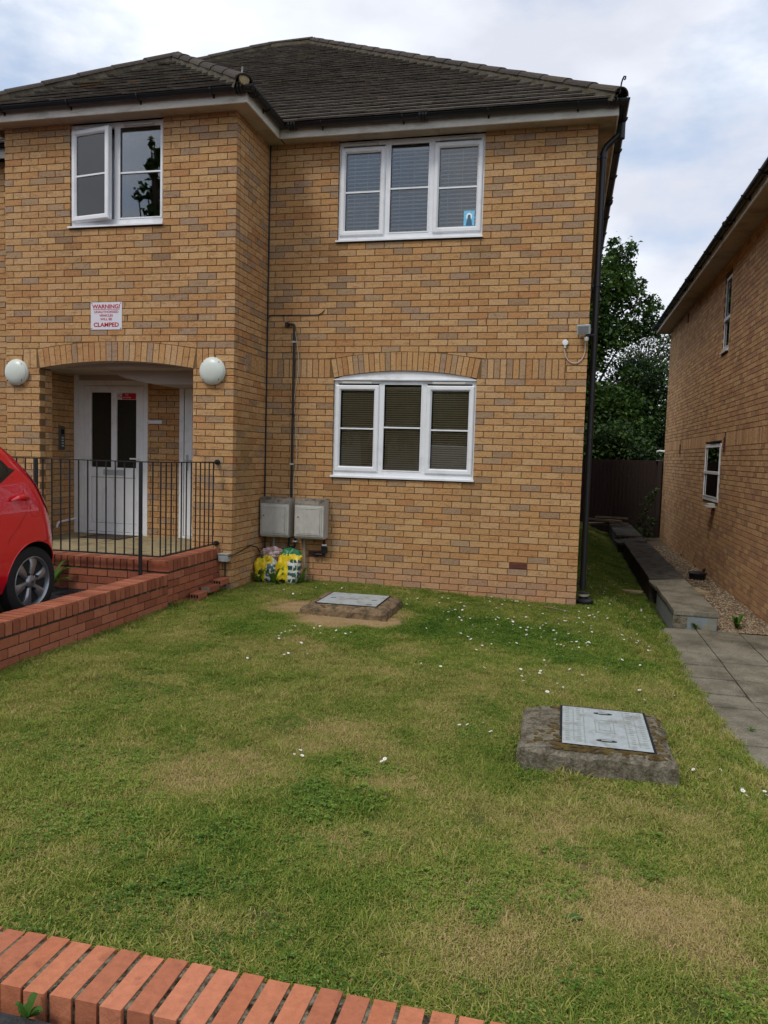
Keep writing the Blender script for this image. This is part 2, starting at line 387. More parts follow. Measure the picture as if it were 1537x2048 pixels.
def soldiers(P, O, U, Nn, u0, u1, z0, h=.215, colf=buffcol, depth=.098, sp=.075, bw=.065, z0b=None, holes=()):
    U = Vector(U); Nn = Vector(Nn); O = Vector(O)
    rot = Matrix((U, -Nn, Vector((0, 0, 1)))).transposed()
    n = max(1, round((u1 - u0) / sp)); s_ = (u1 - u0) / n
    for i in range(n):
        a = u0 + i * s_ + .005
        if any(h_[0] < a + .03 < h_[1] for h_ in holes): continue
        w = round(s_ - .01, 3)
        var = rnd.randrange(NVAR)
        P.add((w, h, var, 's', depth), brickgeo(w, h, depth, var), BOXF, O + U * a + Vector((0, 0, z0 - O.z)), rot, colf(), Nn, w * h)
def arch_bricks(P, y, uc, half, zs, rise, n, h=.215, depth=.098, colf=buffcol):
    """segmental arch of voussoirs on a plane facing -Y"""
    Rr = (half * half + rise * rise) / (2 * rise); zc = zs + rise - Rr; th = math.asin(half / Rr)
    for i in range(n):
        t0 = -th + 2 * th * i / n; t1 = -th + 2 * th * (i + 1) / n; g = .0045 / Rr
        t0 += g; t1 -= g; tm = (t0 + t1) / 2
        c = Vector((uc + Rr * math.sin(tm), y, zc + Rr * math.cos(tm)))
        q = [(uc + r_ * math.sin(t), zc + r_ * math.cos(t)) for (r_, t) in ((Rr, t0), (Rr, t1), (Rr + h, t1), (Rr + h, t0))]
        V = [(q[0][0] - c.x, 0, q[0][1] - c.z), (q[1][0] - c.x, 0, q[1][1] - c.z), (q[1][0] - c.x, depth, q[1][1] - c.z), (q[0][0] - c.x, depth, q[0][1] - c.z),
             (q[3][0] - c.x, 0, q[3][1] - c.z), (q[2][0] - c.x, 0, q[2][1] - c.z), (q[2][0] - c.x, depth, q[2][1] - c.z), (q[3][0] - c.x, depth, q[3][1] - c.z)]
        P.add(('arch', y, i, n), V, BOXF, c, Matrix.Identity(3), colf(), (0, -1, 0), h * .07)
    ext = lambda u: (zc + math.sqrt(max(0, (Rr + h + .008) ** 2 - (u - uc) ** 2))) if abs(u - uc) < (Rr + h) * math.sin(th) + .02 else -9
    intr = lambda u: zc + math.sqrt(max(0, Rr ** 2 - (u - uc) ** 2))
    return ext, intr, (Rr + h) * math.sin(th)
# ------------------------------------------------------------ windows
def wmat(O, U, Nn):
    U = Vector(U); mm = Matrix((U, -Vector(Nn), Vector((0, 0, 1)))).transposed().to_4x4(); mm.translation = Vector(O); return mm
def ring(mb, x0, x1, z0, z1, w, y0, y1, wb=None):
    wb = wb or w
    mb.box(x0, x0 + w, y0, y1, z0, z1); mb.box(x1 - w, x1, y0, y1, z0, z1)
    mb.box(x0 + w, x1 - w, y0, y1, z1 - w, z1); mb.box(x0 + w, x1 - w, y0, y1, z0, z0 + wb)
def sash(mb, x0, x1, z0, z1, w=.062, y0=-.022, y1=.04):
    """mitred casement: outer ring with a sloped inner bead"""
    o = [(x0, z0), (x1, z0), (x1, z1), (x0, z1)]; a = [(x0 + .012, z0 + .012), (x1 - .012, z0 + .012), (x1 - .012, z1 - .012), (x0 + .012, z1 - .012)]
    b = [(x0 + w * .72, z0 + w * .72), (x1 - w * .72, z0 + w * .72), (x1 - w * .72, z1 - w * .72), (x0 + w * .72, z1 - w * .72)]
    c = [(x0 + w, z0 + w), (x1 - w, z0 + w), (x1 - w, z1 - w), (x0 + w, z1 - w)]
    V = [(p[0], y1, p[1]) for p in o] + [(p[0], y0 + .008, p[1]) for p in o] + [(p[0], y0, p[1]) for p in a] + [(p[0], y0, p[1]) for p in b] + [(p[0], y0 + .018, p[1]) for p in c] + [(p[0], y1, p[1]) for p in c]
    F = []
    for r_ in range(5):
        for i in range(4): F.append((r_ * 4 + i, r_ * 4 + (i + 1) % 4, (r_ + 1) * 4 + (i + 1) % 4, (r_ + 1) * 4 + i))
    for i in range(4): F.append((20 + i, 20 + (i + 1) % 4, (i + 1) % 4, i))
    mb.add(V, F)
def window(bld, T, W, H, lights, sill_ext=.045, vents=(), bar=True, barz=.5, open_left=None, y=.03, sill=True, botw=.07):
    """lights: (x0,x1,kind) with kind 's' sash or 'f' fixed; the origin is the opening's lower left corner"""
    f = MB(); fr = .05
    f.box(0, fr, y, y + .06, 0, H); f.box(W - fr, W, y, y + .06, 0, H); f.box(fr, W - fr, y, y + .06, H - fr, H); f.box(fr, W - fr, y, y + .06, 0, botw)
    for i in range(len(lights) - 1):
        a, b = lights[i][1], lights[i + 1][0]; f.box(a - .004, b + .004, y + .001, y + .06, botw, H - fr)
    fo = f.build('window', M['upvc'], bld, bevel=.003); fo.matrix_local = T
    if sill:
        s = MB(); s.prism([(y + .05, -.008), (-.03, -.022), (-.03, -.004), (y + .05, .012)], 'x', -.015, W + .01)
        s.build('sill', M['upvc'], fo)
    for (x0, x1, k) in lights:
        if k == 's':
            mb = MB(); sz0 = .052; sz1 = H - .072
            if open_left is not None and x0 < .2:
                sash(mb, 0, x1 - x0, 0, sz1 - sz0); so = mb.build('sash', M['upvc'], fo)
                Mx = Matrix.Translation((x0, y - .012, sz0)) @ Matrix.Rotation(-open_left, 4, 'Z'); so.matrix_local = Mx
                gx0, gx1, gz0, gz1 = .062, x1 - x0 - .062, .062, sz1 - sz0 - .062
                g = MB(); g.box(gx0, gx1, .008, .014, gz0, gz1); go = g.build('pane', M['glass'], fo); go.matrix_local = Mx
                bb = MB(); zz = gz0 + (gz1 - gz0) * barz; bb.box(gx0, gx1, -.004, .0075, zz - .009, zz + .009); bo = bb.build('glazing_bar', M['upvc'], fo); bo.matrix_local = Mx
                continue
            sash(mb, x0, x1, sz0, sz1, y0=y - .022, y1=y + .03); mb.build('sash', M['upvc'], fo)
            gx0, gx1, gz0, gz1 = x0 + .06, x1 - .06, sz0 + .06, sz1 - .06
        else:
            gx0, gx1, gz0, gz1 = x0, x1, botw, H - fr
            bd = MB(); ring(bd, x0 - .002, x1 + .002, botw - .002, H - fr + .002, .014, y - .006, y + .03); bd.build('bead', M['upvc'], fo)
        g = MB(); g.box(gx0, gx1, y + .014, y + .02, gz0, gz1); g.build('pane', M['glass'], fo)
        gk = MB(); ring(gk, gx0 + (.014 if k == 'f' else .001), gx1 - (.014 if k == 'f' else .001), gz0 + (.014 if k == 'f' else .001), gz1 - (.014 if k == 'f' else .001), .005, y + .0085, y + .0135); gk.build('gasket', M['black'], fo)
        if bar:
            zz = gz0 + (gz1 - gz0) * barz; bb = MB(); bb.box(gx0, gx1, y + .001, y + .0135, zz - .009, zz + .009); bb.build('glazing_bar', M['upvc'], fo)
    for (a, b) in vents:
        v = MB(); v.box(a, b, y - .030, y, H - .056, H - .032); v.build('trickle_vent', M['upvc_dull'], fo, bevel=.004)
    return fo

def blind(x0, x1, z0, z1, y, pitch, tilt, m_, label, group, hw=.0125):
    t = thing('venetian_blind', label, 'blind', ((x0 + x1) / 2, y, z0), group=group)
    w = x1 - x0; me = None; n = int((z1 - z0) / pitch)
    rl_ = MB().box(-w / 2, w / 2, -.012, .012, z1 - z0 - .025, z1 - z0); rl_.build('head_rail', m_, t)
    for i in range(n):
        zz = i * pitch + .01
        if me is None:
            s = MB(); c, sn = math.cos(tilt), math.sin(tilt); h = hw
            pr = [(-h, -.0), (-h * .5, .0016), (0, .0022), (h * .5, .0016), (h, 0), (h, -.0008), (0, .0014), (-h, -.0008)]
            s.prism([(a * c - b * sn, a * sn + b * c) for a, b in pr], 'x', -w / 2 + .004, w / 2 - .004)
            o = s.build('slat', m_, t); me = o.data
        else:
            o = bpy.data.objects.new('slat', me); COL.objects.link(o); o.parent = t
        o.location = (0, 0, zz)
    for xx in (-w * .28, w * .1):
        MB().tube([(xx, -.015, 0), (xx, -.015, z1 - z0)], .0014, 5).build('cord', m_, t)
    return t

# ------------------------------------------------------------ the ground
def sm(a, b, x): t = min(1, max(0, (x - a) / (b - a))); return t * t * (3 - 2 * t)
def path_z(y): return -.235 if y > -2.4 else -.235 + .079 * (-2.4 - y)
def lawn_z(x, y):
    h = .085 - .085 * sm(-2.4, .1, x) * sm(-3.8, -1.2, y)
    h += .065 * (1 - sm(-6.8, -5.2, y))
    a = sm(.35, 1.06, x) if y > -2.5 else sm(.70, 1.06, x)
    h = h * (1 - a) + (path_z(y) + .012) * a
    h -= .14 * sm(1.09, 1.16, x)
    h += .04 * sm(7, 12, y) * (1 - sm(.3, 1.2, x))
    return h + .012 * noise.noise(Vector((x * 1.3, y * 1.3, 3)))
def sheet(name, x0, x1, y0, y1, stp, zf, m_, kind='structure', inside=None):
    nx = max(1, int((x1 - x0) / stp)); ny = max(1, int((y1 - y0) / stp)); V = []; F = []
    for j in range(ny + 1):
        for i in range(nx + 1):
            x = x0 + (x1 - x0) * i / nx; y = y0 + (y1 - y0) * j / ny; V.append((x, y, zf(x, y)))
    for j in range(ny):
        for i in range(nx): F.append((j * (nx + 1) + i, j * (nx + 1) + i + 1, (j + 1) * (nx + 1) + i + 1, (j + 1) * (nx + 1) + i))
    mb = MB(); mb.v = V; mb.f = F; mb.c = [(1, 1, 1)] * len(F)
    o = mb.build(name, m_, None, fix=False); o['kind'] = kind
    return o
for p in (M['soil'],): pass
# lawn soil: colour by the same patches as the grass
PATCH_DRY = [(0.05, -5.75, .42, .7), (.42, -6.25, .38, .9), (-.75, -6.0, .35, .45), (-2.15, -3.0, .55, .55), (-1.2, -4.9, .5, .5), (.35, -3.35, .3, .35), (-1.6, -5.6, .45, .5), (-.3, -3.6, .5, .35), (-.9, -5.4, .3, .4), (-.1, -6.45, .4, .5), (.6, -5.4, .28, .6)]
PATCH_DIRT = [(-2.1, -2.0, .50, .9), (-1.62, -1.9, .36, 1.0), (-2.55, -1.55, .42, .9), (-1.5, -1.5, .25, .6)]
PATCH_LUSH = [(-.95, -1.7, .9, .8), (-.2, -1.9, .8, .8), (-.95, -5.75, .28, 1.0), (-1.05, -5.3, .25, .5), (-2.6, -2.5, .6, .4), (-1.4, -6.3, .5, .45), (.28, -5.75, .2, .6), (-1.7, -2.6, .5, .5), (.3, -2.6, .6, .6), (.9, 2, 3, .4), (.7, 6, 4, .5)]
def patch(lst, x, y):
    v = 0
    for (a, b, r_, s) in lst:
        d = math.hypot(x - a, y - b) / r_ + .35 * noise.noise(Vector((x * 4, y * 4, a)))
        v = max(v, s * (1 - sm(.45, 1.05, d)))
    return v
def grassmat(name, is_ground=False):
    """green / straw mix driven by two attributes baked per point: dry and lush, plus world noise"""
    m_ = bpy.data.materials.new(name); m_.use_nodes = True
    N, L = m_.node_tree.nodes, m_.node_tree.links
    b = N['Principled BSDF']; b.inputs['Roughness'].default_value = .75; b.inputs['Specular IOR Level'].default_value = .2
    g = N.new('ShaderNodeNewGeometry')
    a = N.new('ShaderNodeAttribute'); a.attribute_name = 'dry'; a.attribute_type = 'GEOMETRY' if is_ground else 'INSTANCER'
    nz = N.new('ShaderNodeTexNoise'); nz.inputs['Scale'].default_value = 2.6; nz.inputs['Detail'].default_value = 8; nz.inputs['Roughness'].default_value = .68; L.new(g.outputs['Position'], nz.inputs[0])
    nf = N.new('ShaderNodeTexNoise'); nf.inputs['Scale'].default_value = 19; nf.inputs['Detail'].default_value = 6; nf.inputs['Roughness'].default_value = .7; L.new(g.outputs['Position'], nf.inputs[0])
    av = N.new('ShaderNodeMix'); av.data_type = 'FLOAT'; av.inputs[0].default_value = .5; L.new(nz.outputs[0], av.inputs[2]); L.new(nf.outputs[0], av.inputs[3]); nz = av
    s1 = N.new('ShaderNodeMath'); s1.operation = 'MULTIPLY_ADD'; s1.inputs[1].default_value = .78; L.new(nz.outputs[0], s1.inputs[0]); L.new(a.outputs['Fac'], s1.inputs[2])
    src = s1
    if not is_ground:
        s2 = N.new('ShaderNodeMath'); s2.operation = 'MULTIPLY_ADD'; s2.inputs[1].default_value = .46; L.new(g.outputs['Random Per Island'], s2.inputs[0]); L.new(s1.outputs[0], s2.inputs[2]); src = s2
    r_ = N.new('ShaderNodeValToRGB'); L.new(src.outputs[0], r_.inputs[0]); e = r_.color_ramp.elements
    if is_ground: st = [(.1, lin(50, 60, 28)), (.5, lin(84, 84, 42)), (.75, lin(118, 104, 66)), (1, lin(150, 126, 92))]
    else: st = [(.16, lin(56, 94, 30)), (.40, lin(96, 126, 42)), (.58, lin(132, 146, 58)), (.74, lin(166, 162, 84)), (.92, lin(186, 168, 114)), (1, lin(196, 172, 124))]
    e[0].position, e[0].color = st[0][0], (*st[0][1], 1); e[1].position, e[1].color = st[-1][0], (*st[-1][1], 1)
    for p, c in st[1:-1]: x = e.new(p); x.color = (*c, 1)
    L.new(r_.outputs[0], b.inputs['Base Color'])
    if not is_ground:
        tr = N.new('ShaderNodeBsdfTranslucent'); L.new(r_.outputs[0], tr.inputs[0]); x = N.new('ShaderNodeMixShader'); x.inputs[0].default_value = .3
        L.new(b.outputs[0], x.inputs[1]); L.new(tr.outputs[0], x.inputs[2]); L.new(x.outputs[0], N['Material Output'].inputs[0])
    return m_
M['grass'] = grassmat('grass_blades'); M['lawn'] = grassmat('lawn_soil', True)
def dryness(x, y):
    base = -.02 + .055 * (1 - sm(-4, -1.5, y)) + .16 * noise.noise(Vector((x * 2.1, y * 2.1, 1))) + .12 * noise.noise(Vector((x * 7, y * 7, 4)))
    return base + .27 * patch(PATCH_DRY, x, y) + .80 * patch(PATCH_DIRT, x, y) - .30 * patch(PATCH_LUSH, x, y)
o = sheet('lawn', -3.74, 2.46, -7.04, 12.1, .09, lawn_z, M['lawn'])
at = o.data.attributes.new('dry', 'FLOAT', 'POINT'); at.data.foreach_set('value', np.array([dryness(v.co.x, v.co.y) for v in o.data.vertices], np.float32))
mb = MB(); mb.add([(-400, -400, -.42), (400, -400, -.42), (400, 400, -.42), (-400, 400, -.42)], [(0, 1, 2, 3)])
struct(mb.build('ground', M['asphalt'], None, fix=False))
# the forecourt behind the low wall and the road side in front of the kerb
mb = MB().box(-14, -3.955, -14, -1.78, -.41, .20); struct(mb.build('car_park', M['asphalt']))
mb = MB().box(-3.955, 14, -30, -7.255, -.41, .162); struct(mb.build('road', M['asphalt']))
mb = MB().box(-60, -3.955, -60, -14, -.41, .075); struct(mb.build('street', M['asphalt']))

# ------------------------------------------------------------ the house
REB = []
house = thing('apartment_building', 'two-storey buff brick building with projecting porch wing and red car parked in front', 'building'); REB.append(house)
WY = -.95; XR = .19; XI = -3.61; XL = -6.53; TOP = 5.337
core = MB()
def corebox(*a): core.box(*a)
# main front wall with two window openings
ox0, ox1 = -2.745, -1.03
zl0, zl1, zu0 = 1.362, 2.562, 4.137
Y0, Y1 = .007, .30
for (a, b, c, d) in ((XI, ox0, -.3, TOP), (ox1, XR - .007, -.3, TOP), (ox0, ox1, -.3, zl0), (ox0, ox1, zl1 + .09, zu0)): core.box(a, b, Y0, Y1, c, d)
AR = .085
half = (ox1 - ox0) / 2; uc = (ox0 + ox1) / 2; Rr = (half * half + AR * AR) / (2 * AR); zc = zl1 + AR - Rr
poly = [(ox0, zl1 + .0901), (ox0, zl1)] + [(ox0 + (ox1 - ox0) * i / 16, zc + math.sqrt(Rr * Rr - (ox0 + (ox1 - ox0) * i / 16 - uc) ** 2)) for i in range(1, 16)] + [(ox1, zl1), (ox1, zl1 + .0901)]
core.prism(poly, 'y', Y0, Y1)
# right flank, back, left part
core.box(XR - .3, XR - .007, Y1, 10.2, -.3, TOP); core.box(-10.6, XR, 9.95, 10.2, -.3, TOP); core.box(-10.6, -10.35, .3, 9.95, -.3, TOP)
core.box(-10.6, XL, Y0, Y1, -.3, TOP)
core.box(-10.3, -.12, .31, 9.9, 2.68, 2.9); core.box(-10.3, -.12, .31, 9.9, 5.2, 5.3); core.box(-6.5, XI - .02, WY + .28, .3, 5.2, 5.3)
core.box(-10.3, -.12, .31, 9.9, -.02, .05)
core.box(-3.9, -3.82, .3, 4, .05, 5.2); core.box(-10.3, -.12, 3.9, 4.0, .05, 5.2)
# wing: front wall with porch opening and window opening
px0, px1 = -6.072, -4.098; WF, WB = WY + .007, WY + .217
wz0 = 4.137; wx0, wx1 = -5.665, -4.49
for (a, b, c, d) in ((XL, px0 - .007, -.3, 2.562), (px1 + .007, XI - .007, -.3, 2.562), (XL, XI - .007, 2.652, wz0), (XL, wx0, wz0, TOP), (wx1, XI - .007, wz0, TOP)): core.box(a, b, WF, WB, c, d)
core.box(XL, px0, WF, WB, 2.562, 2.652); core.box(px1, XI - .007, WF, WB, 2.562, 2.652)
pc = (px0 + px1) / 2; ph = (px1 - px0) / 2; PR_ = (ph * ph + .08 * .08) / (2 * .08); pzc = 2.562 + .08 - PR_
# wing flanks and porch inner walls
core.box(XI - .28, XI - .007, WB, .3, -.3, TOP); core.box(XL, -6.36, WB, .3, -.3, TOP)
core.box(XL + .005, -6.357, WB + .001, .299, .3, 2.6)
core.box(-5.268, -4.835, .107, .3, .3, 2.9)
core.box(-3.95, XI - .28, WB, .3, .3, 2.6)
core.box(-6.36, -3.9, .3, .4, 2.55, 2.9)
wall = core.build('wall', M['mortar'], house)
lint = MB(); poly = [(px0, 2.652), (px0, 2.562)] + [(px0 + (px1 - px0) * i / 16, pzc + math.sqrt(PR_ ** 2 - (px0 + (px1 - px0) * i / 16 - pc) ** 2)) for i in range(1, 16)] + [(px1, 2.562), (px1, 2.652)]
lint.prism(poly, 'y', WF + .001, WB); lint.build('lintel', M['ceiling'], house)
ce = MB().box(-6.35, -3.95, WB + .001, .098, 2.585, 2.66)
ce.build('porch_ceiling', M['ceiling'], house)
st = MB(); # boxed underside of the stairs, sloping down to the right
pts = [(-5.50, 2.585), (-5.42, 2.560), (-5.28, 2.50), (-4.98, 2.44), (-4.86, 2.425), (-3.96, 2.425), (-3.96, 2.584), (-5.50, 2.5845)]
st.prism([(a, b) for a, b in pts], 'y', -.45, .096); st.build('stair_soffit', M['ceiling'], house)
inn = MB(); inn.box(-10.3, -.2, .302, .306, .05, .06); 
# bricks
P = Pieces()
ext1, intr1, hw1 = arch_bricks(P, 0, uc, half, zl1, AR, 27)
lin1 = [(ox0, ox1, zl0 - .02, zl1), (ox0, ox1, zu0, TOP + 1)]
SO = .012 + 34 * .075
def cutm(ext, hw, c): return lambda u: ext(u)
def front(P, O, u0, u1, holes, arch, uend, ustart, zlo, y):
    # below the soldier band
    wall_bricks(P, O, (1, 0, 0), (0, -1, 0), u0, u1, zlo, SO - .002, holes=holes, phase=0, off=(u1 + .01) % .225)
    # above the band; bricks over the arch are cut to it
    wall_bricks(P, O, (1, 0, 0), (0, -1, 0), u0, u1, SO + .225, TOP, holes=holes, off=(u1 + .01) % .225, cut=(lambda u: arch(u)) if arch else None)
air = []
front(P, (0, 0, 0), XI, XR, lin1 + [(-.576, -.366, .385, .455), (-3.02, -2.80, .385, .455), (-3.2, -3.2, 0, 0)], ext1, XR, XI, -.02, 0)
soldiers(P, (0, 0, 0), (1, 0, 0), (0, -1, 0), XI, uc - hw1 - .004, SO)
soldiers(P, (0, 0, 0), (1, 0, 0), (0, -1, 0), uc + hw1 + .004, XR - .235, SO)
wall_bricks(P, (0, 0, 0), (1, 0, 0), (0, -1, 0), XR - .23, XR, SO, SO + .224, off=(XR + .01) % .225)
# wedge cuts beside the window arch are filled by the soldiers; wing front
ext2, intr2, hw2 = arch_bricks(P, WY, pc, ph, 2.562, .08, 27)
whole = [(px0, px1, -1, 2.562), (wx0, wx1, wz0, TOP + 1)]
front(P, (0, WY, 0), XL, XI, whole, ext2, XI, XL, -.02, WY)
soldiers(P, (0, WY, 0), (1, 0, 0), (0, -1, 0), XL + .235, pc - hw2 - .004, SO)
soldiers(P, (0, WY, 0), (1, 0, 0), (0, -1, 0), pc + hw2 + .004, XI - .235, SO)
wall_bricks(P, (0, WY, 0), (1, 0, 0), (0, -1, 0), XI - .23, XI, SO, SO + .224, off=(XI + .01) % .225)
wall_bricks(P, (0, WY, 0), (1, 0, 0), (0, -1, 0), XL, XL + .23, SO, SO + .224, off=XL % .225)
# wing flank facing +x (u runs with +y)
FO = (XI, 0, 0)
wall_bricks(P, FO, (0, 1, 0), (1, 0, 0), WY + .103, -.004, -.02, SO - .002, phase=0, off=WY % .225)
wall_bricks(P, FO, (0, 1, 0), (1, 0, 0), WY + .103, -.004, SO + .225, TOP, phase=0, off=WY % .225)
wall_bricks(P, FO, (0, 1, 0), (1, 0, 0), WY + .105, WY + .33, SO, SO + .224, phase=1)
soldiers(P, FO, (0, 1, 0), (1, 0, 0), WY + .335, -.004, SO)
# porch: reveals, inner flank, back wall
wall_bricks(P, (px0, 0, 0), (0, 1, 0), (1, 0, 0), WY + .105, WY + .222, .45, 2.545, phase=1)
wall_bricks(P, (px1, 0, 0), (0, -1, 0), (-1, 0, 0), -WY - .222, -WY - .105, .45, 2.545, phase=1)
wall_bricks(P, (-6.35, 0, 0), (0, 1, 0), (1, 0, 0), WY + .22, .10, .45, 2.585)
wall_bricks(P, (0, .1, 0), (1, 0, 0), (0, -1, 0), -5.275, -4.83, .45, 2.585, off=.06)
# main front left of the wing, and the right flank
wall_bricks(P, (0, 0, 0), (1, 0, 0), (0, -1, 0), -8.3, XL - .005, 0, SO - .002)
wall_bricks(P, (0, 0, 0), (1, 0, 0), (0, -1, 0), -8.3, XL - .005, SO + .225, TOP)
soldiers(P, (0, 0, 0), (1, 0, 0), (0, -1, 0), -8.3, XL - .005, SO)
wall_bricks(P, (XR, 0, 0), (0, 1, 0), (1, 0, 0), .105, 6, 0, TOP, phase=1)
P.build('brick', 'brickwork', M['brick'], house)
print('house bricks', len(P.items))
# air vents, plinth, weep slots
for (a, z_) in ((-.575, .389), (-3.015, .389)):
    v = MB(); v.box(a, a + .205, -.002, .05, z_, z_ + .06)
    for r_ in range(2):
        for k in range(9): v.box(a + .012 + k * .0205, a + .024 + k * .0205, -.006, -.0021, z_ + .006 + r_ * .028, z_ + .026 + r_ * .028)
    v.build('air_brick', M['airbrick'], house)
for (a, z_) in ((-.95, 3.169), (-.05, 3.169), (-2.3, .47), (-.13, .47), (-1.6, .47), (-4.98 + .05, 3.095), (-4.05, 3.095)):
    MB().box(a, a + .011, (WY if a < XI else 0) - .004, (WY if a < XI else 0) + .02, z_, z_ + .06).build('weep_vent', M['airbrick'], house)
MB().box(-.9, XR + .002, -.006, .02, -.2, .008).build('plinth', M['concrete'], house)
# windows
lights3 = [(.022, .56, 's'), (.612, 1.082, 'f'), (1.134, 1.693, 's')]
Wm = ox1 - ox0
wl_ = window(house, wmat((ox0, .0, zl0 + .03), (1, 0, 0), (0, -1, 0)), Wm, zl1 - zl0 - .045, lights3, vents=((.105, .475), (1.2, 1.59)))
wu_ = window(house, wmat((ox0, .0, zu0 + .03), (1, 0, 0), (0, -1, 0)), Wm, 5.30 - zu0 - .03, lights3, vents=((.105, .475), (1.2, 1.59)))
ww_ = window(house, wmat((wx0, WY, wz0 + .03), (1, 0, 0), (0, -1, 0)), wx1 - wx0, 5.30 - wz0 - .03, [(.022, .555, 's'), (.615, 1.153, 'f')], vents=((.1, .45), (.68, 1.05)), open_left=R(9))
# arched infill panel and its drip
inf = MB(); poly = [(ox0 + .004, zl1 - .016)] + [(ox0 + Wm * i / 16, zc + math.sqrt(Rr * Rr - (ox0 + Wm * i / 16 - uc) ** 2) - .003) for i in range(1, 16)] + [(ox1 - .004, zl1 - .016)]
inf.prism(poly, 'y', .028, .09); inf.build('arched_panel', M['upvc'], house)
MB().box(ox0 + .002, ox1 - .002, -.006, .06, zl1 - .030, zl1 - .0161).build('drip_strip', M['upvc'], house)
# doors
def door(x0, x1, z0, z1, y, full=True):
    f = MB(); f.box(x0, x0 + .065, y, y + .07, z0, z1); f.box(x1 - .065, x1, y, y + .07, z0, z1); f.box(x0 + .065, x1 - .065, y, y + .07, z1 - .065, z1); f.box(x0 + .065, x1 - .065, y - .01, y + .07, z0, z0 + .03)
    d = f.build('door', M['upvc'], house, bevel=.004)
    a, b = x0 + .07, x1 - .07; c, e = z0 + .035, z1 - .07; yy = y + .012
    l = MB()
    if full:
        g0, g1 = z0 + .885, e - .085; mid = (a + b) / 2 + .005
        l.box(a, a + .105, yy, yy + .05, c, e); l.box(b - .105, b, yy, yy + .05, c, e)
        l.box(a + .105, b - .105, yy, yy + .05, g1, e); l.box(a + .105, b - .105, yy, yy + .05, g0 - .13, g0); l.box(mid - .04, mid + .04, yy, yy + .05, g0, g1)
        l.box(a + .105, b - .105, yy, yy + .05, c, c + .11)
        l.build('door_leaf', M['upvc'], d, bevel=.004)
        l2 = MB()
        for k in range(4):
            xa = a + .11 + k * (b - a - .22) / 4; l2.box(xa + .002, xa + (b - a - .22) / 4 - .002, yy + .012, yy + .04, c + .115, g0 - .135)
        l2.build('door_panel', M['upvc'], d, bevel=.003)
        for (q, w_) in ((a + .108, mid - .043), (mid + .043, b - .108)): MB().box(q, w_, yy + .02, yy + .028, g0 + .003, g1 - .003).build('door_glass', M['glass_obscure'], d)
        lf = MB(); lf.box(mid - .15, mid + .15, yy - .008, yy + .002, g0 - .10, g0 - .03); lf.build('letter_flap', M['galv'], d, bevel=.003)
        hd = MB(); hd.box(b - .07, b - .04, yy - .012, yy, z0 + .86, z0 + 1.08); hd.box(b - .06, b - .05, yy - .05, yy, z0 + 1.0, z0 + 1.015); hd.box(b - .165, b - .045, yy - .058, yy - .044, z0 + .998, z0 + 1.018); hd.build('door_handle', M['upvc'], d, bevel=.003)
        st_ = MB(); zz = g1 - .003; st_.box(mid + .045, b - .11, yy + .012, yy + .0195, zz - .088, zz); st_.build('sticker', M['signwhite'], d)
        s2 = MB().box(mid + .115, b - .115, yy + .0085, yy + .0118, zz - .083, zz - .006); s2.build('sticker_field', M['deepred'], d)
        cx_, cz_ = mid + .079, zz - .045
        pic = MB(); Mx = Matrix.Translation((cx_, yy + .0105, cz_)) @ Matrix.Rotation(R(90), 4, 'X')
        n_ = 20; V = []; F = []
        for k in range(n_):
            t = 2 * math.pi * k / n_
            for r_ in (.0295, .0235): V += [(cx_ + r_ * math.cos(t), yy + .0095, cz_ + r_ * math.sin(t))]
        for k in range(n_): F.append((2 * k, 2 * ((k + 1) % n_), 2 * ((k + 1) % n_) + 1, 2 * k + 1))
        pic.add(V, F); pic.add([(cx_ - .02, yy + .0094, cz_ + .014), (cx_ - .014, yy + .0094, cz_ + .02), (cx_ + .02, yy + .0094, cz_ - .014), (cx_ + .014, yy + .0094, cz_ - .02)], [(0, 1, 2, 3)])
        pic.build('no_smoking_ring', M['deepred'], d)
        MB().box(cx_ - .014, cx_ + .012, yy + .0105, yy + .0115, cz_ - .004, cz_ + .003).build('cigarette_mark', M['dark'], d)
        text('No', (mid + .155 + .03, yy + .008, zz - .036), .034, M['signwhite'], d); text('smoking', (mid + .155 + .03, yy + .008, zz - .068), .034, M['signwhite'], d)
    else:
        l.box(a, a + .11, yy, yy + .05, c, e); l.box(a + .11, b, yy, yy + .05, e - .1, e); l.box(a + .11, b, yy, yy + .05, c, c + .16); l.box(a + .111, b, yy + .012, yy + .045, c + .16, e - .1)
        l.build('door_leaf', M['upvc'], d, bevel=.004)
        hd = MB(); hd.box(a + .03, a + .055, yy - .012, yy, z0 + .88, z0 + 1.08); hd.box(a + .035, a + .15, yy - .05, yy - .036, z0 + 1.0, z0 + 1.02); hd.build('door_handle', M['galv'], d)
    return d
def text(s, loc, size, m_, parent, rot=(R(90), 0, 0), bold=0, align='CENTER', ext=.0006, xs=1.0):
    cu = bpy.data.curves.new('lettering', 'FONT'); cu.body = s; cu.size = size; cu.align_x = align; cu.extrude = ext; cu.offset = bold
    to = bpy.data.objects.new('tmp', cu); COL.objects.link(to)
    dg = bpy.context.evaluated_depsgraph_get(); me = bpy.data.meshes.new_from_object(to.evaluated_get(dg))
    bpy.data.objects.remove(to); me.materials.clear(); me.materials.append(m_)
    o = bpy.data.objects.new('lettering', me); COL.objects.link(o); o.location = loc; o.rotation_euler = rot; o.scale = (xs, 1, 1)
    if parent: o.parent = parent
    return o
FZ = .50
door(-6.285, -5.275, FZ, 2.52, .10)
MB().box(-6.285, -5.275, .106, .17, 2.5201, 2.70).build('door_head_panel', M['ceiling'], house)
MB().box(-6.352, -6.286, .09, .17, FZ, 2.70).build('door_cover_strip', M['upvc'], house)
door(-4.83, -3.95, FZ, 2.50, .10, full=False)
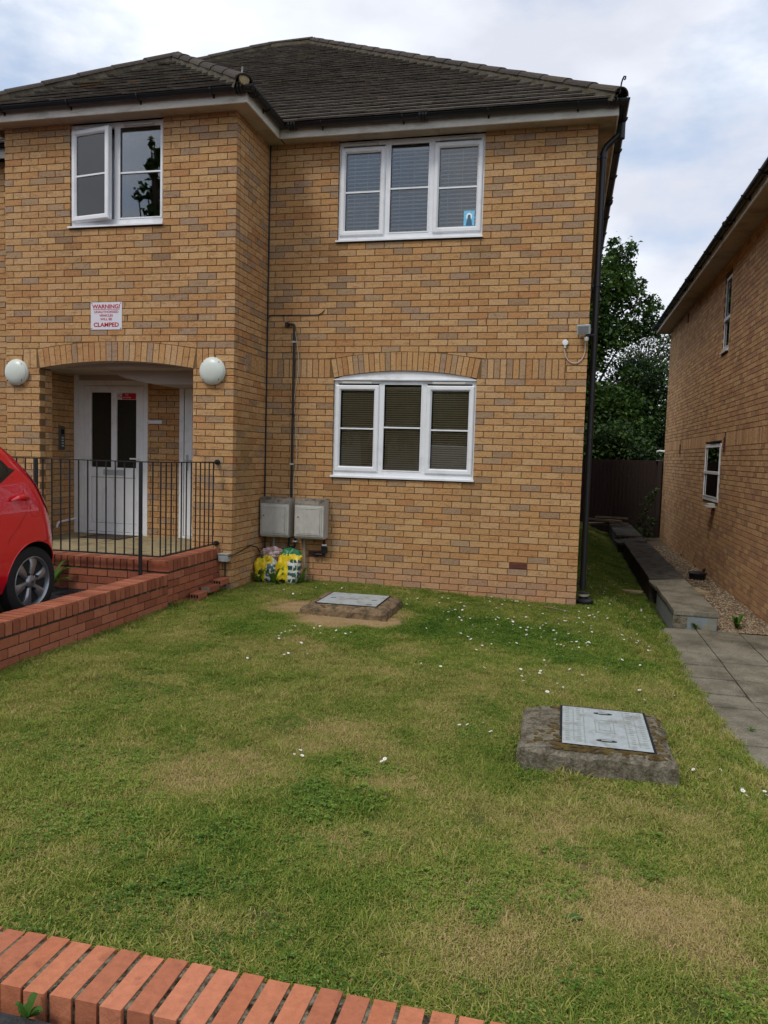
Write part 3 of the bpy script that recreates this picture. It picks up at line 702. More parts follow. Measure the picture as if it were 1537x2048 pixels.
# fascia, soffit, gutters
FB = 5.31; FT = 5.425; OV = .2
fa = MB()
fa.box(XI + OV, XR + OV, -OV, -OV + .02, FB - .012, FT); fa.box(XR + OV - .02, XR + OV, -OV + .02, 10.4, FB - .012, FT)
fa.box(XL - OV, XI + OV, WY - OV, WY - OV + .02, FB - .012, FT); fa.box(XI + OV - .02, XI + OV, WY - OV + .02, -OV + .001, FB - .012, FT); fa.box(XL - OV, XL - OV + .02, WY - OV + .02, -OV, FB - .012, FT); fa.box(-10.8, XL - OV, -OV, -OV + .02, FB - .012, FT)
fa.build('fascia', M['fascia'], house, bevel=.004)
def board(x0, x1, y0, y1): MB().box(x0 + .0015, x1 - .0015, y0 + .0015, y1 - .0015, FB, FB + .012).build('soffit_board', M['soffit'], house)
xs = [XI + OV, -2.0, -1.55, -.75, XR + OV - .02]
for a, b in zip(xs, xs[1:]): board(a, b, -OV + .02, .02)
ys = [.02, 2.4, 4.8, 7.2, 10.2]
for a, b in zip(ys, ys[1:]): board(XR - .01, XR + OV - .02, a, b)
xs = [XL - OV + .02, -5.9, -4.3, XI - .02]
for a, b in zip(xs, xs[1:]): board(a, b, WY - OV + .02, WY + .02)
board(XI - .02, XI + OV - .02, WY - OV + .02, -.42); board(XI - .02, XI + OV - .02, -.42, .02)
def gutter(path, parent, nm='gutter', ztop=5.41, r=.050, brackets=True, m_=None, unions=()):
    """half-round channel along a level polyline with its open side up; outward side is left of travel"""
    path = [Vector((p[0], p[1], 0)) for p in path]; g = MB(); n = 9; rings = []
    for i, p in enumerate(path):
        if i == 0: d = (path[1] - p).normalized(); s_ = 1
        elif i == len(path) - 1: d = (p - path[i - 1]).normalized(); s_ = 1
        else:
            d1 = (p - path[i - 1]).normalized(); d2 = (path[i + 1] - p).normalized(); d = (d1 + d2).normalized(); s_ = 1 / max(.3, d.dot(d1))
        nn = Vector((-d.y, d.x, 0))
        pr = [(r * math.cos(math.pi * k / n), -r * math.sin(math.pi * k / n)) for k in range(n + 1)] + [((r - .005) * math.cos(math.pi * k / n), -(r - .005) * math.sin(math.pi * k / n)) for k in range(n, -1, -1)]
        rings.append([p + nn * a * s_ + Vector((0, 0, ztop + b)) for a, b in pr])
    k = len(rings[0]); V = [q for q_ in rings for q in q_]; F = []
    for i in range(len(rings) - 1):
        for j in range(k): F.append((i * k + j, i * k + (j + 1) % k, (i + 1) * k + (j + 1) % k, (i + 1) * k + j))
    F += [tuple(range(k)), tuple(range((len(rings) - 1) * k, len(rings) * k))]
    g.add(V, F); go = g.build(nm, m_ or M['black'], parent, smooth=True)
    for i in range(len(path) - 1):
        a, b = path[i], path[i + 1]; L = (b - a).length; d = (b - a).normalized(); nn = Vector((-d.y, d.x, 0)); q = max(1, int(L / .85))
        for t in range(q):
            c = a + d * (L * (t + .5) / q)
            s = MB(); pts = [c + nn * (rr_ * math.cos(math.pi * w / 8)) + Vector((0, 0, ztop - rr_ * math.sin(math.pi * w / 8) + .002)) for w in range(9) for rr_ in (r + .006,)]
            s.tube(pts, .009, 6); s.tube([c - nn * r + Vector((0, 0, ztop - .005)), c - nn * (r - .006) + Vector((0, 0, ztop - .072))], .009, 6)
            s.build('gutter_bracket', m_ or M['black'], go)
    for c, d in unions:
        s = MB(); d = Vector((*d, 0)).normalized(); nn = Vector((-d.y, d.x, 0)); c = Vector((*c, 0))
        for off in (-.035, 0, .035):
            pts = [c + d * off + nn * ((r + .004) * math.cos(math.pi * w / 8)) + Vector((0, 0, ztop - (r + .004) * math.sin(math.pi * w / 8) + .001)) for w in range(9)]
            s.tube(pts, .016, 6)
        s.build('gutter_union', m_ or M['black'], go)
    return go
gy = OV + .052
gutter([(XR + gy, 10.3), (XR + gy, -gy), (XI + gy, -gy), (XI + gy, WY - gy), (XL - gy, WY - gy), (XL - gy, -.2)], house, ztop=5.432,
       unions=(((XR + gy - .12, -gy), (1, 0)), ((-1.7, -gy), (1, 0)), ((XI + gy + .12, -gy), (1, 0)), ((XI + gy, WY - gy + .1), (0, 1)), ((XI + gy - .12, WY - gy), (1, 0)), ((XR + gy, 3), (0, 1)), ((XR + gy, 6), (0, 1))))
# roof
TCOL = [lin(90, 83, 76), lin(84, 78, 71), lin(95, 88, 79), lin(82, 76, 69), lin(88, 80, 72), lin(93, 86, 77)]
HCOL = [lin(74, 67, 61), lin(68, 62, 57), lin(80, 72, 64)]
def tileplane(P, A, U, Sd, width, L, lmin, lmax, slope, gauge=.176, tw=.30, back=False):
    """A: eave start; U along the eave; Sd plan direction up the slope; lmin/lmax(s) bounds along U at slope length s"""
    A = Vector(A); U = Vector(U); Sd = Vector(Sd); S = Sd * math.cos(slope) + Vector((0, 0, math.sin(slope))); Nn = U.cross(S)
    if Nn.z < 0: Nn = -Nn
    k = 0
    while k * gauge < L:
        s_ = k * gauge; a, b = lmin(s_ + .1), lmax(s_ + .1); off = 0 if k % 2 else tw / 2; i = math.floor(a / tw) - 1
        wob = rnd.uniform(-.003, .003)
        while i * tw + off < b:
            u = i * tw + off; i += 1
            ua, ub = max(u, a - .0), min(u + tw, b + .0)
            if ub - ua < .04: continue
            u = ua; tw_ = round(ub - ua, 3)
            var = rnd.randrange(5) if tw_ == tw else 0; rr = random.Random(var * 3 + 1)
            tilt = R(8.6); w = tw_ - .004; ln = gauge + .07; th = .018
            j = lambda m_: rr.uniform(-m_, m_) * .6
            V = [(0, j(.004), th * .0), (w, j(.004), 0), (w, ln, -.0), (0, ln, 0), (0, j(.004) - .001, th + j(.003)), (w * .5, j(.004), th + .002 + j(.003)), (w, j(.004) - .001, th + j(.003)), (w, ln, th), (0, ln, th)]
            F = [(0, 3, 2, 1), (4, 5, 6, 7, 8), (0, 1, 6, 5, 4), (1, 2, 7, 6), (2, 3, 8, 7), (3, 0, 4, 8)]
            rot = Matrix((U, S, Nn)).transposed() @ Matrix.Rotation(-tilt, 3, 'X') @ Matrix.Rotation(rnd.uniform(-.004, .004), 3, 'Z')
            pos = A + U * u + S * (s_ + wob) + Nn * (.022 + rnd.uniform(-.002, .003))
            c = rnd.choice(TCOL) if rnd.random() > .02 else rnd.choice([lin(104, 80, 52), lin(112, 104, 88), lin(88, 82, 60)])
            P.add(('t', var, tw_), V, F, pos, rot, c, Nn, w * gauge)
        k += 1
def hip(P, a, b, r=.095, seg=.42, m_=None):
    a = Vector(a); b = Vector(b); L = (b - a).length; d = (b - a).normalized(); side = d.cross(Vector((0, 0, 1))).normalized(); upv = side.cross(d).normalized(); n = int(L / seg); s_ = L / n
    for i in range(n):
        V = []; F = []; k = 8; ln = s_ + .03
        for (t, rr_) in ((0, r + .012), (ln, r)):
            for w in range(k + 1):
                an = math.pi * (.06 + .88 * w / k); V.append((rr_ * math.cos(an), t, rr_ * math.sin(an) * .8)); V.append(((rr_ - .016) * math.cos(an), t, (rr_ - .016) * math.sin(an) * .8))
        q = 2 * (k + 1)
        for w in range(k):
            F += [(2 * w, 2 * w + 2, q + 2 * w + 2, q + 2 * w), (2 * w + 1, q + 2 * w + 1, q + 2 * w + 3, 2 * w + 3), (2 * w, 2 * w + 1, 2 * w + 3, 2 * w + 2), (q + 2 * w, q + 2 * w + 2, q + 2 * w + 3, q + 2 * w + 1)]
        rot = Matrix((side, d, upv)).transposed() @ Matrix.Rotation(rnd.uniform(-.01, .01), 3, 'X')
        P.add(('h', round(s_, 3)), V, F, a + d * (i * s_) - upv * .012, rot, rnd.choice(HCOL), upv, .3 * s_)
def bedding(mb, a, b, w=.09, h=.035):
    a = Vector(a); b = Vector(b); L = (b - a).length; d = (b - a) / L; side = d.cross(Vector((0, 0, 1))).normalized(); upv = side.cross(d); n = int(L / .08); V = []; F = []
    for i in range(n + 1):
        p = a + d * (L * i / n)
        for (u, v) in ((-w - rnd.uniform(0, .015), -.085), (-w + rnd.uniform(0, .01), h * .2), (0, h), (w - rnd.uniform(0, .01), h * .2), (w + rnd.uniform(0, .015), -.085)): V.append(p + side * u + upv * v)
    for i in range(n):
        for j in range(4): F.append((i * 5 + j, i * 5 + j + 1, (i + 1) * 5 + j + 1, (i + 1) * 5 + j))
    mb.add(V, F)
sl = R(35); tp = math.tan(sl)
roof = MB()
EX, EY, EZ = .40, -.31, 5.415; T1 = 5.19; EL = -10.8
AX, AY, AZ = EX - T1, EY + T1, EZ + T1 * tp; BX = EL + T1
roof.add([(EX, EY, EZ), (EX, EY + 2 * T1, EZ), (AX, AY, AZ), (BX, AY, AZ), (EL, EY, EZ), (EL, EY + 2 * T1, EZ)], [(0, 2, 3, 4), (0, 1, 2), (1, 5, 3, 2), (4, 3, 5), (0, 4, 5, 1)])
sl2 = R(35.5); tp2 = math.tan(sl2); GX, GY, GZ = -3.40, -1.255, 5.415; GL = XL - .22; T2 = (GX - GL) / 2; gy1 = GY + T2
yb = EY + (GZ + T2 * tp2 - EZ) / tp + .2
roof.add([(GX, GY, GZ), (GL, GY, GZ), (GX - T2, gy1, GZ + T2 * tp2), (GX, EY + .1, GZ), (GL, EY + .1, GZ), (GX - T2, yb, GZ + T2 * tp2)], [(0, 2, 1), (0, 3, 5, 2), (1, 2, 5, 4), (3, 4, 5), (0, 1, 4, 3)])
ro = roof.build('roof', M['dark'], house)
PT = Pieces()
c_ = math.cos(sl)
# main front slope; u = 0 at EL
tileplane(PT, (EL, EY, EZ), (1, 0, 0), (0, 1, 0), EX - EL, T1 / c_, lambda s_: s_ * c_ - .05, lambda s_: (EX - EL) - s_ * c_ + .05, sl)
# right hip slope, seen edge-on
tileplane(PT, (EX, EY, EZ), (0, 1, 0), (-1, 0, 0), 2 * T1, 2.0, lambda s_: s_ * c_, lambda s_: min(7, 2 * T1 - s_ * c_), sl)
c2 = math.cos(sl2)
tileplane(PT, (GL, GY, GZ), (1, 0, 0), (0, 1, 0), GX - GL, T2 / c2, lambda s_: s_ * c2 - .04, lambda s_: (GX - GL) - s_ * c2 + .04, sl2)
tileplane(PT, (GX, GY, GZ), (0, 1, 0), (-1, 0, 0), 2, T2 / c2, lambda s_: s_ * c2, lambda s_: yb - GY, sl2)
tileplane(PT, (GL, yb, GZ), (0, -1, 0), (1, 0, 0), 2, T2 / c2, lambda s_: 0, lambda s_: yb - GY - s_ * c2, sl2)
PT.build('roof_tile', 'roof_tiles', M['tile'], ro)
print('tiles', len(PT.items))
PH = Pieces(); up_ = Vector((0, 0, .045))
hips = [((EX, EY, EZ), (AX, AY, AZ)), ((AX, AY, AZ), (BX, AY, AZ)), ((EL, EY, EZ), (BX, AY, AZ)), ((EX, EY + 2 * T1, EZ), (AX, AY, AZ)), ((GX, GY, GZ), (GX - T2, gy1, GZ + T2 * tp2)), ((GL, GY, GZ), (GX - T2, gy1, GZ + T2 * tp2)), ((GX - T2, gy1, GZ + T2 * tp2), (GX - T2, yb, GZ + T2 * tp2))]
bd = MB()
for a, b in hips: hip(PH, Vector(a) + up_, Vector(b) + up_); bedding(bd, Vector(a) + up_, Vector(b) + up_)
PH.build('ridge_tile', 'ridge_tiles', M['tile'], ro)
bd.build('mortar_bedding', M['moss_mortar'], ro)
for (a, s_, lab) in (((EX - .02, EY - .02, EZ), 1, 0), ((GX - .03, GY + .0, GZ), .8, 1)):
    a = Vector(a); dd = Vector((1, -1, 0)).normalized()
    pts = [a - dd * .1 + Vector((0, 0, .04)), a + Vector((0, 0, .05)), a + dd * .02 + Vector((0, 0, .15)), a + dd * .03 + Vector((0, 0, (.2 if lab else .155) * s_ + .02))]
    if not lab: pts += [a + dd * .05 + Vector((0, 0, .20)), a + dd * .07 + Vector((0, 0, .19)), a + dd * .068 + Vector((0, 0, .168)), a + dd * .052 + Vector((0, 0, .168))]
    MB().tube(pts, .0085, 8).build('hip_iron', M['galv'] if lab else M['blackpaint'], ro)
# mortar plug at the open end of the wing's hip
pl = MB(); Mx = Matrix.Translation((GX + .0, GY - .0, GZ + .065)) @ Matrix.Rotation(R(-45), 4, 'Z') @ Matrix.Rotation(R(90), 4, 'Y')
pl.lathe([(.062, -.01), (.056, .008), (.02, .014)], Mx, 12); pl.build('mortar_plug', M['porchslab'], ro)
# ------------------------------------------------------------ porch landing, garden wall, front kerb
def mix_wall(P, x0, x1, y0, y1, z): pass
RED = dict(colf=redcol)
LX, LY, LZ = -3.75, -2.11, .546
land = thing('porch_landing', 'raised red brick landing with paved floor in front of the white entrance door', 'landing'); REB.append(land)
mb = MB().box(-6.9, LX - .008, LY + .008, LY + .16, -.2, .435).box(LX - .16, LX - .008, LY + .16, WY - .002, -.2, .435)
mb.build('wall', M['mortar_dark'], land)
MB().box(-6.9, LX - .161, LY + .161, WY - .003, -.2, .462).box(-6.34, -3.97, WY - .003, .095, .3, .462).build('floor_bed', M['mortar_dark'], land)
P = Pieces()
wall_bricks(P, (0, LY, 0), (1, 0, 0), (0, -1, 0), -6.9, LX, .13, .436, zb=.434 - .075 * 6, off=(LX + .01) % .225, **RED)
wall_bricks(P, (LX, 0, 0), (0, 1, 0), (1, 0, 0), LY + .105, WY, .0, .436, zb=.434 - .075 * 6, phase=1, off=(LY) % .225, **RED)
def coping_x(P, x0, x1, y0, z0, w=.215, h=.1025):   # headers on edge along x, front face at y0
    n = int(round((x1 - x0) / .075))
    for i in range(n):
        a = x0 + (x1 - x0) * i / n; ww = round((x1 - x0) / n - .0115, 3)
        P.add(('cx', ww, rnd.randrange(3)), [(p[0], p[1], p[2]) for p in brickgeo(ww, h, w, i % 3)], BOXF, (a + .005, y0 + rnd.uniform(-.002, .002), z0 + rnd.uniform(-.0015, .0015)), Matrix.Identity(3), redcol(), (0, -.7, .7), ww * h * 2)
def coping_y(P, y0, y1, xf, z0, w=.215, h=.1025, sgn=1):   # headers along y, outer face at xf (faces +x)
    n = int(round((y1 - y0) / .075)); rot = Matrix(((0, -1, 0), (1, 0, 0), (0, 0, 1)))
    for i in range(n):
        a = y0 + (y1 - y0) * i / n; ww = round((y1 - y0) / n - .0115, 3)
        P.add(('cy', ww, w, i % 3), brickgeo(ww, h, w, i % 3), BOXF, (xf + rnd.uniform(-.002, .002), a + .005, z0 + rnd.uniform(-.0015, .0015)), rot, redcol(), (.7, 0, .7), ww * h * 2)
coping_x(P, -6.9, LX - .225, LY, .4435); coping_y(P, LY + .11, WY - .01, LX, .4435)
P.add(('corner',), brickgeo(.215, .1025, .1, 1), BOXF, (LX - .215, LY, .4435), Matrix.Identity(3), redcol(), (0, -1, 0), .02)
P.add(('corner2',), brickgeo(.215, .1025, .1, 2), BOXF, (LX - .44, LY + .1, .4435), Matrix.Identity(3), redcol(), (0, -1, 0), .02)
P.build('brick', 'brickwork', M['redbrick'], land)
print('landing', len(P.items))
k = 0
yy = LY + .222
for j, (ya, yb_) in enumerate(((LY + .222, -1.45), (-1.445, -.955), (-.95, -.42), (-.415, .093))):
    xa, xb = (-6.9, -3.97) if ya < WY - .01 else (-6.345, -3.965)
    x = xa - .2 * (j % 2)
    while x < xb:
        a, b = max(x, xa), min(x + .45, xb); x += .455
        if b - a > .03: MB().box(a, b, ya, yb_, .463, .5 + rnd.uniform(-.002, .002)).build('paving_slab', M['porchslab'], land, bevel=.004)
# garden wall
gw = thing('garden_wall', 'low red brick garden wall with brick-on-edge coping beside the red car', 'wall'); REB.append(gw)
GX0, GX1, GY0, GY1, GTZ = -3.965, -3.75, -7.0, LY - .003, .42
MB().box(GX0 + .008, GX1 - .008, GY0, GY1, -.2, GTZ - .11).build('wall_core', M['mortar_dark'], gw)
P = Pieces()
wall_bricks(P, (GX1, 0, 0), (0, 1, 0), (1, 0, 0), GY0, GY1, -.06, GTZ - .1075, zb=GTZ - .1125 - .075 * 5, phase=1, off=.05, depth=.1, **RED)
wall_bricks(P, (GX0, 0, 0), (0, -1, 0), (-1, 0, 0), -GY1, -GY0, .1, GTZ - .1075, zb=GTZ - .1125 - .075 * 5, phase=1, off=.05, depth=.1, **RED)
coping_y(P, GY0, GY1, GX1, GTZ - .1025)
P.build('brick', 'brickwork', M['redbrick'], gw)
mb = MB().box(GX0 + .012, GX1 - .012, GY0, GY1, GTZ - .111, GTZ - .006); mb.build('mortar_joint', M['joint_dark'], gw)
mb = MB().box(-6.9, LX - .012, LY + .012, LY + .2, .43, .539).box(LX - .2, LX - .012, LY + .2, WY - .005, .43, .539); mb.build('mortar_joint', M['joint_dark'], land)
print('gwall', len(P.items))
# front kerb: headers on edge, top at z .2
kb = thing('brick_kerb', 'row of red bricks on edge bordering the lawn in the foreground', 'kerb'); REB.append(kb)
KZ = .2; P = Pieces(); n = 54; rot = Matrix.Identity(3)
for i in range(n):
    a = -3.72 + i * .0765; yo = rnd.uniform(-.004, .004)
    w = .0625; V = brickgeo(w, .1025, .215, i % 3)
    P.add(('k', i % 3), V, BOXF, (a, -7.209 + yo, KZ - .1025 + rnd.uniform(-.002, .002)), Matrix.Rotation(rnd.uniform(-.016, .016), 3, 'Z'), rnd.choice([lin(186, 116, 84), lin(178, 108, 77), lin(192, 121, 90), lin(170, 104, 76)]), (0, -.5, .8), .02)
P.build('brick', 'brickwork', M['redbrick'], kb)
MB().box(-3.74, .40, -7.198, -7.012, -.1, KZ - .003).build('mortar_joint', M['kerb_joint'], kb)
for o in kb.children:
    if o.name.startswith('brick'):
        for me in [o.data]: pass

# railing
rail = thing('railing', 'black steel railing round the entrance landing with two thick posts', 'railing'); REB.append(rail)
RY, RX, RT, RB_ = -2.2, -3.785, 1.52, .605
def bar(a, b, w=.012, h=.035, name='rail', mm_=None):
    a = Vector(a); b = Vector(b); d = (b - a).normalized(); s_ = MB(); L = (b - a).length
    q = Matrix.Translation((a + b) / 2) @ d.to_track_quat('X', 'Z').to_matrix().to_4x4()
    s_.mbox(L, h, w, q); return s_.build(name, M['blackpaint'], rail)
bar((-7.2, RY, RT), (RX + .005, RY, RT), .01, .04, 'top_rail'); bar((RX, RY + .02, RT), (RX, WY + .005, RT), .01, .04, 'top_rail')
bar((-7.2, RY, RB_), (RX + .005, RY, RB_), .01, .04, 'bottom_rail'); bar((RX, RY + .02, RB_), (RX, WY + .005, RB_), .01, .04, 'bottom_rail')
for zz in (RT, RB_): MB().tube([(RX, WY - .035, zz), (RX, WY + .01, zz)], .028, 12).build('wall_flange', M['blackpaint'], rail)
i = 0; x = RX - .005; me = None
def baluster(x, y):
    global me
    if me is None:
        o = MB().tube([(0, 0, RB_ + .005), (0, 0, RT - .005)], .0075, 8).build('baluster', M['blackpaint'], rail, smooth=True); me = o.data
    else:
        o = bpy.data.objects.new('baluster', me); COL.objects.link(o); o.parent = rail
    o.location = (x, y, 0)
x = RX - .085
while x > -7.1:
    if min(abs(x + 3.99), abs(x + 5.157)) > .03: baluster(x, RY)
    x -= .1015
baluster(RX, RY)
for k in range(1, 12): baluster(RX, RY + k * .1035)
for x in (-3.992, -5.157, -6.6):
    MB().tube([(x, RY - .012, .2), (x, RY - .012, RT - .002)], .019, 12).build('post', M['blackpaint'], rail, smooth=True)

# things in the porch
MZ = .5015
def lamp(x, z, lab):
    t = thing('bulkhead_lamp', lab, 'wall lamp', (x, WY, z), group='round wall lamps')
    Mx = Matrix.Rotation(R(90), 4, 'X')
    MB().lathe([(.150, 0), (.153, .012), (.153, .03), (.146, .036)], Mx, 40).build('lamp_base', M['lamp_white'], t, smooth=True)
    MB().lathe([(.145, .030), (.143, .05), (.125, .068), (.08, .084), (.03, .090), (.0, .091)][::1], Mx, 40).build('diffuser', M['lamp_white'], t, smooth=True)
    for a in (45, 135, 225, 315): MB().lathe([(.006, 0), (.006, .004)], Matrix.Translation((.133 * math.cos(R(a)), -.060, .133 * math.sin(R(a)))) @ Mx, 8).build('screw', M['dark'], t)
lamp(-6.37, 2.505, 'round white wall lamp left of the porch arch, above the car')
lamp(-3.855, 2.527, 'round white wall lamp right of the porch arch, near the corner')
sg = thing('warning_sign', 'white wall sign with red clamping warning above the porch arch', 'sign', (-5.19, WY - .004, 3.15))
MB().box(-.2, .2, -.003, .003, -.155, .155).build('sign_plate', M['signwhite'], sg, bevel=.001)
text('WARNING!', (0, -.0042, .085), .062, M['signred'], sg, bold=.0016, xs=1.12)
MB().box(-.17, .17, -.0045, -.0034, .071, .076).build('underline', M['signred'], sg)
text('UNAUTHORISED', (0, -.0042, .033), .037, M['signred'], sg, bold=.0004, xs=1.12)
text('VEHICLES', (0, -.0042, -.008), .037, M['signred'], sg, bold=.0004, xs=1.12)
text('WILL BE', (0, -.0042, -.049), .037, M['signred'], sg, bold=.0004, xs=1.12)
text('CLAMPED', (0, -.0042, -.122), .066, M['signred'], sg, bold=.0018, xs=1.12)
for a in (-1, 1):
    for b in (-1, 1): MB().lathe([(.006, 0), (.005, .003)], Matrix.Translation((a * .186, -.0032, b * .141)) @ Matrix.Rotation(R(90), 4, 'X'), 8).build('screw', M['dark'], sg)
t = thing('intercom_panel', 'tall dark grey intercom panel on the porch side wall', 'intercom', (-6.348, -.18, 1.75))
MB().box(-.002, .02, -.055, .055, -.15, .15).build('face_plate', M['steelplate'], t, bevel=.006)
MB().box(.0201, .022, -.03, .03, .05, .11).build('speaker_grille', M['dark'], t)
for k in range(4): MB().box(.0201, .026, -.02, -.004, -.11 + k * .035, -.09 + k * .035).build('call_button', M['galv'], t)
for k in range(4): MB().box(.0201, .026, .004, .02, -.11 + k * .035, -.09 + k * .035).build('call_button', M['galv'], t)
t = thing('name_plate', 'small white rectangular plate on brick beside the entrance door', 'plate', (-5.17, .098, 1.99))
MB().box(-.1, .1, -.006, .001, -.022, .022).build('plate', M['signwhite'], t, bevel=.002)
MB().add([(-.085, -.0065, .002), (-.079, -.0065, -.006), (-.066, -.0065, .012), (-.078, -.0065, -.001)], [(0, 1, 2, 3)]).build('tick_mark', M['dark'], t, fix=False)
tag(MB().box(-5.93, -5.36, -.42, .03, .5005, .512).build('doormat', M['mat_rubber'], bevel=.004), 'dark rectangular doormat in front of the white entrance door', 'doormat')
t = MB(); t.tube([(-6.33, -.30, .60), (-6.33, -.28, .655), (-6.33, -.25, .668), (-6.33, .09, .69)], .014, 8)
tag(t.build('waste_pipe', M['upvc'], smooth=True), 'thin white pipe sloping along the porch side wall', 'pipe')

# ------------------------------------------------------------ services on the main wall
def meterbox(x0, lab):
    t = thing('meter_box', lab, 'meter box', (x0, 0, .62), group='utility meter boxes')
    w, d, h = .365, .20, .475
    b = MB(); b.prism([(0, 0), (-d + .02, .0), (-d, .03), (-d, h - .06), (-d + .025, h - .02), (-d + .06, h), (0, h)], 'x', 0, w); b.build('casing', M['meter'], t, bevel=.003)
    hd = MB(); hd.prism([(-d - .005, h - .062), (-d + .021, h - .016), (-d + .058, h + .005), (0, h + .006), (0, h + .0005), (-d + .06, h + .0005), (-d + .024, h - .019), (-d - .0005, h - .062)], 'x', -.004, w + .004); hd.build('hood', M['meter_top'], t)
    dr = MB(); dr.box(.018, w - .022, -d - .008, -d, .045, h - .085); do = dr.build('box_door', M['meter'], t, bevel=.004)
    for zz in (h - .115, .068):
        MB().box(.06, w - .07, -d - .0115, -d - .008, zz, zz + .007).build('moulded_rib', M['meter'], do)
    MB().lathe([(.008, 0), (.008, .004)], Matrix.Translation((.048, -d - .008, .26)) @ Matrix.Rotation(R(90), 4, 'X'), 10).build('lock', M['dark'], do)
    MB().box(w - .045, w - .04, -d - .0095, -d - .008, .06, h - .1).build('hinge_line', M['meter_top'], do)
    return t
meterbox(-3.577, 'grey meter box in the corner, the left one of the pair'); meterbox(-3.136, 'grey meter box on the right, nearer to the window')
def pipe(name, pts, r, m_, lab, cat='pipe', grp=None, n=8, parts=()):
    o = MB().tube(smooth_path(pts), r, n).build(name, m_, smooth=True); tag(o, lab, cat, grp); return o
def smooth_path(pts, r=.03):
    pts = [Vector(p) for p in pts]; out = [pts[0]]
    for i in range(1, len(pts) - 1):
        a, b, c = pts[i - 1], pts[i], pts[i + 1]; l1 = min(r, (a - b).length / 2); l2 = min(r, (c - b).length / 2)
        p = b + (a - b).normalized() * l1; q = b + (c - b).normalized() * l2
        for t in (0, .25, .5, .75, 1): out.append(p * (1 - t) ** 2 + b * 2 * t * (1 - t) + q * t * t)
    out.append(pts[-1]); return out
gp = pipe('gas_pipe', [(-3.34, .0, 3.19), (-3.34, -.035, 3.19), (-3.245, -.035, 3.19), (-3.245, -.035, 1.10)], .014, M['blackpaint'], 'black gas pipe rising from the right meter box to a bend', n=10)
for zz in (2.97, 2.1, 1.5): MB().box(-3.27, -3.22, -.055, .0, zz, zz + .02).build('pipe_clip', M['galv'] if zz != 2.1 else M['blackpaint'], gp)
MB().box(-3.36, -3.32, -.05, 0, 3.165, 3.215).build('wall_flange', M['blackpaint'], gp)
pipe('thin_cable', [(-3.33, -.006, 3.2), (-3.38, -.01, 3.24), (-3.37, -.01, 3.3), (-3.345, -.004, 3.31)], .003, M['cable'], 'short loose pale cable curling above the gas pipe bend', 'cable', n=5)
pts = [(-3.225, -.05, 3.1)] + [(-3.215 + .03 * math.sin(k * 1.1) * (1 if k % 5 else -.3), -.02, 3.0 - k * .19) for k in range(1, 10)] + [(-3.22, -.02, 1.1)]
pipe('cable', pts, .0028, M['cable'], 'thin pale cable hanging loosely beside the gas pipe', 'cable', n=5)
pipe('corner_cable', [(XI + .012, -.012, 5.3), (XI + .012, -.012, 1.1)], .008, M['blackpaint'], 'black cable running down the inner corner of the two walls', 'cable')
pipe('branch_cable', [(XI + .012, -.012, 3.24), (-3.58, -.01, 3.30), (-3.5, -.008, 3.302), (-2.96, -.008, 3.302), (-2.9, -.008, 3.33), (-2.88, .0, 3.36)], .0055, M['blackpaint'], 'thin black cable branching right from the corner cable', 'cable')
def duct(x, x2, lab): return pipe('cable_duct', [(x, -.06, .63), (x2, -.07, .0)], .018, M['mortarpipe'], lab, 'duct', 'grey ducts below the meter boxes', n=12)
duct(-3.45, -3.46, 'grey duct from the left meter box down behind the bags'); duct(-3.06, -3.03, 'grey duct from the right meter box down to the grass')
p_ = pipe('gas_outlet_pipe', [(-2.80, -.06, .63), (-2.80, -.05, .42), (-2.93, -.05, .42), (-2.93, .0, .42)], .014, M['blackpaint'], 'black pipe below the right meter box turning into the wall', n=10)
MB().box(-2.825, -2.775, -.075, -.03, .53, .55).build('white_collar', M['upvc'], p_); MB().box(-2.83, -2.77, -.08, -.02, .44, .52).build('valve_body', M['blackpaint'], p_)
MB().tube([(-2.93, -.06, .42), (-2.93, 0, .42)], .026, 12).build('wall_flange', M['blackpaint'], p_)
p_ = pipe('link_pipe', [(-3.25, -.06, .63), (-3.25, -.06, .49), (-3.175, -.06, .49), (-3.175, -.06, .63)], .013, M['blackpaint'], 'black looped pipe linking the two meter boxes from below', n=10)
MB().box(-3.2, -3.15, -.08, -.04, .56, .575).build('white_collar', M['upvc'], p_)
pipe('left_inlet_pipe', [(-3.57, -.05, .63), (-3.57, -.05, .2)], .011, M['blackpaint'], 'thin black pipe dropping from the left meter box in the corner')
so = thing('outdoor_socket', 'small grey outdoor socket box low on the pier beside the landing', 'socket', (-3.675, WY, .44))
MB().box(-.055, .06, -.09, 0, -.03, .05).build('housing', M['galv'], so, bevel=.006); MB().box(-.06, .065, -.098, -.0, .0505, .06).build('socket_lid', M['meter'], so, bevel=.003)
pipe('socket_cable', [(-3.62, WY - .06, .47), (-3.56, WY - .02, .49), (-3.56, -.7, .52), (-3.57, -.5, .54), (-3.57, -.3, .50), (-3.55, -.16, .36)], .0065, M['blackpaint'], 'black cable looping from the socket box toward the yellow bags', 'cable', n=7)
pipe('socket_lead', [(-3.67, WY - .03, .41), (-3.665, WY - .03, .12)], .008, M['blackpaint'], 'black lead dropping from the small socket box', 'cable')
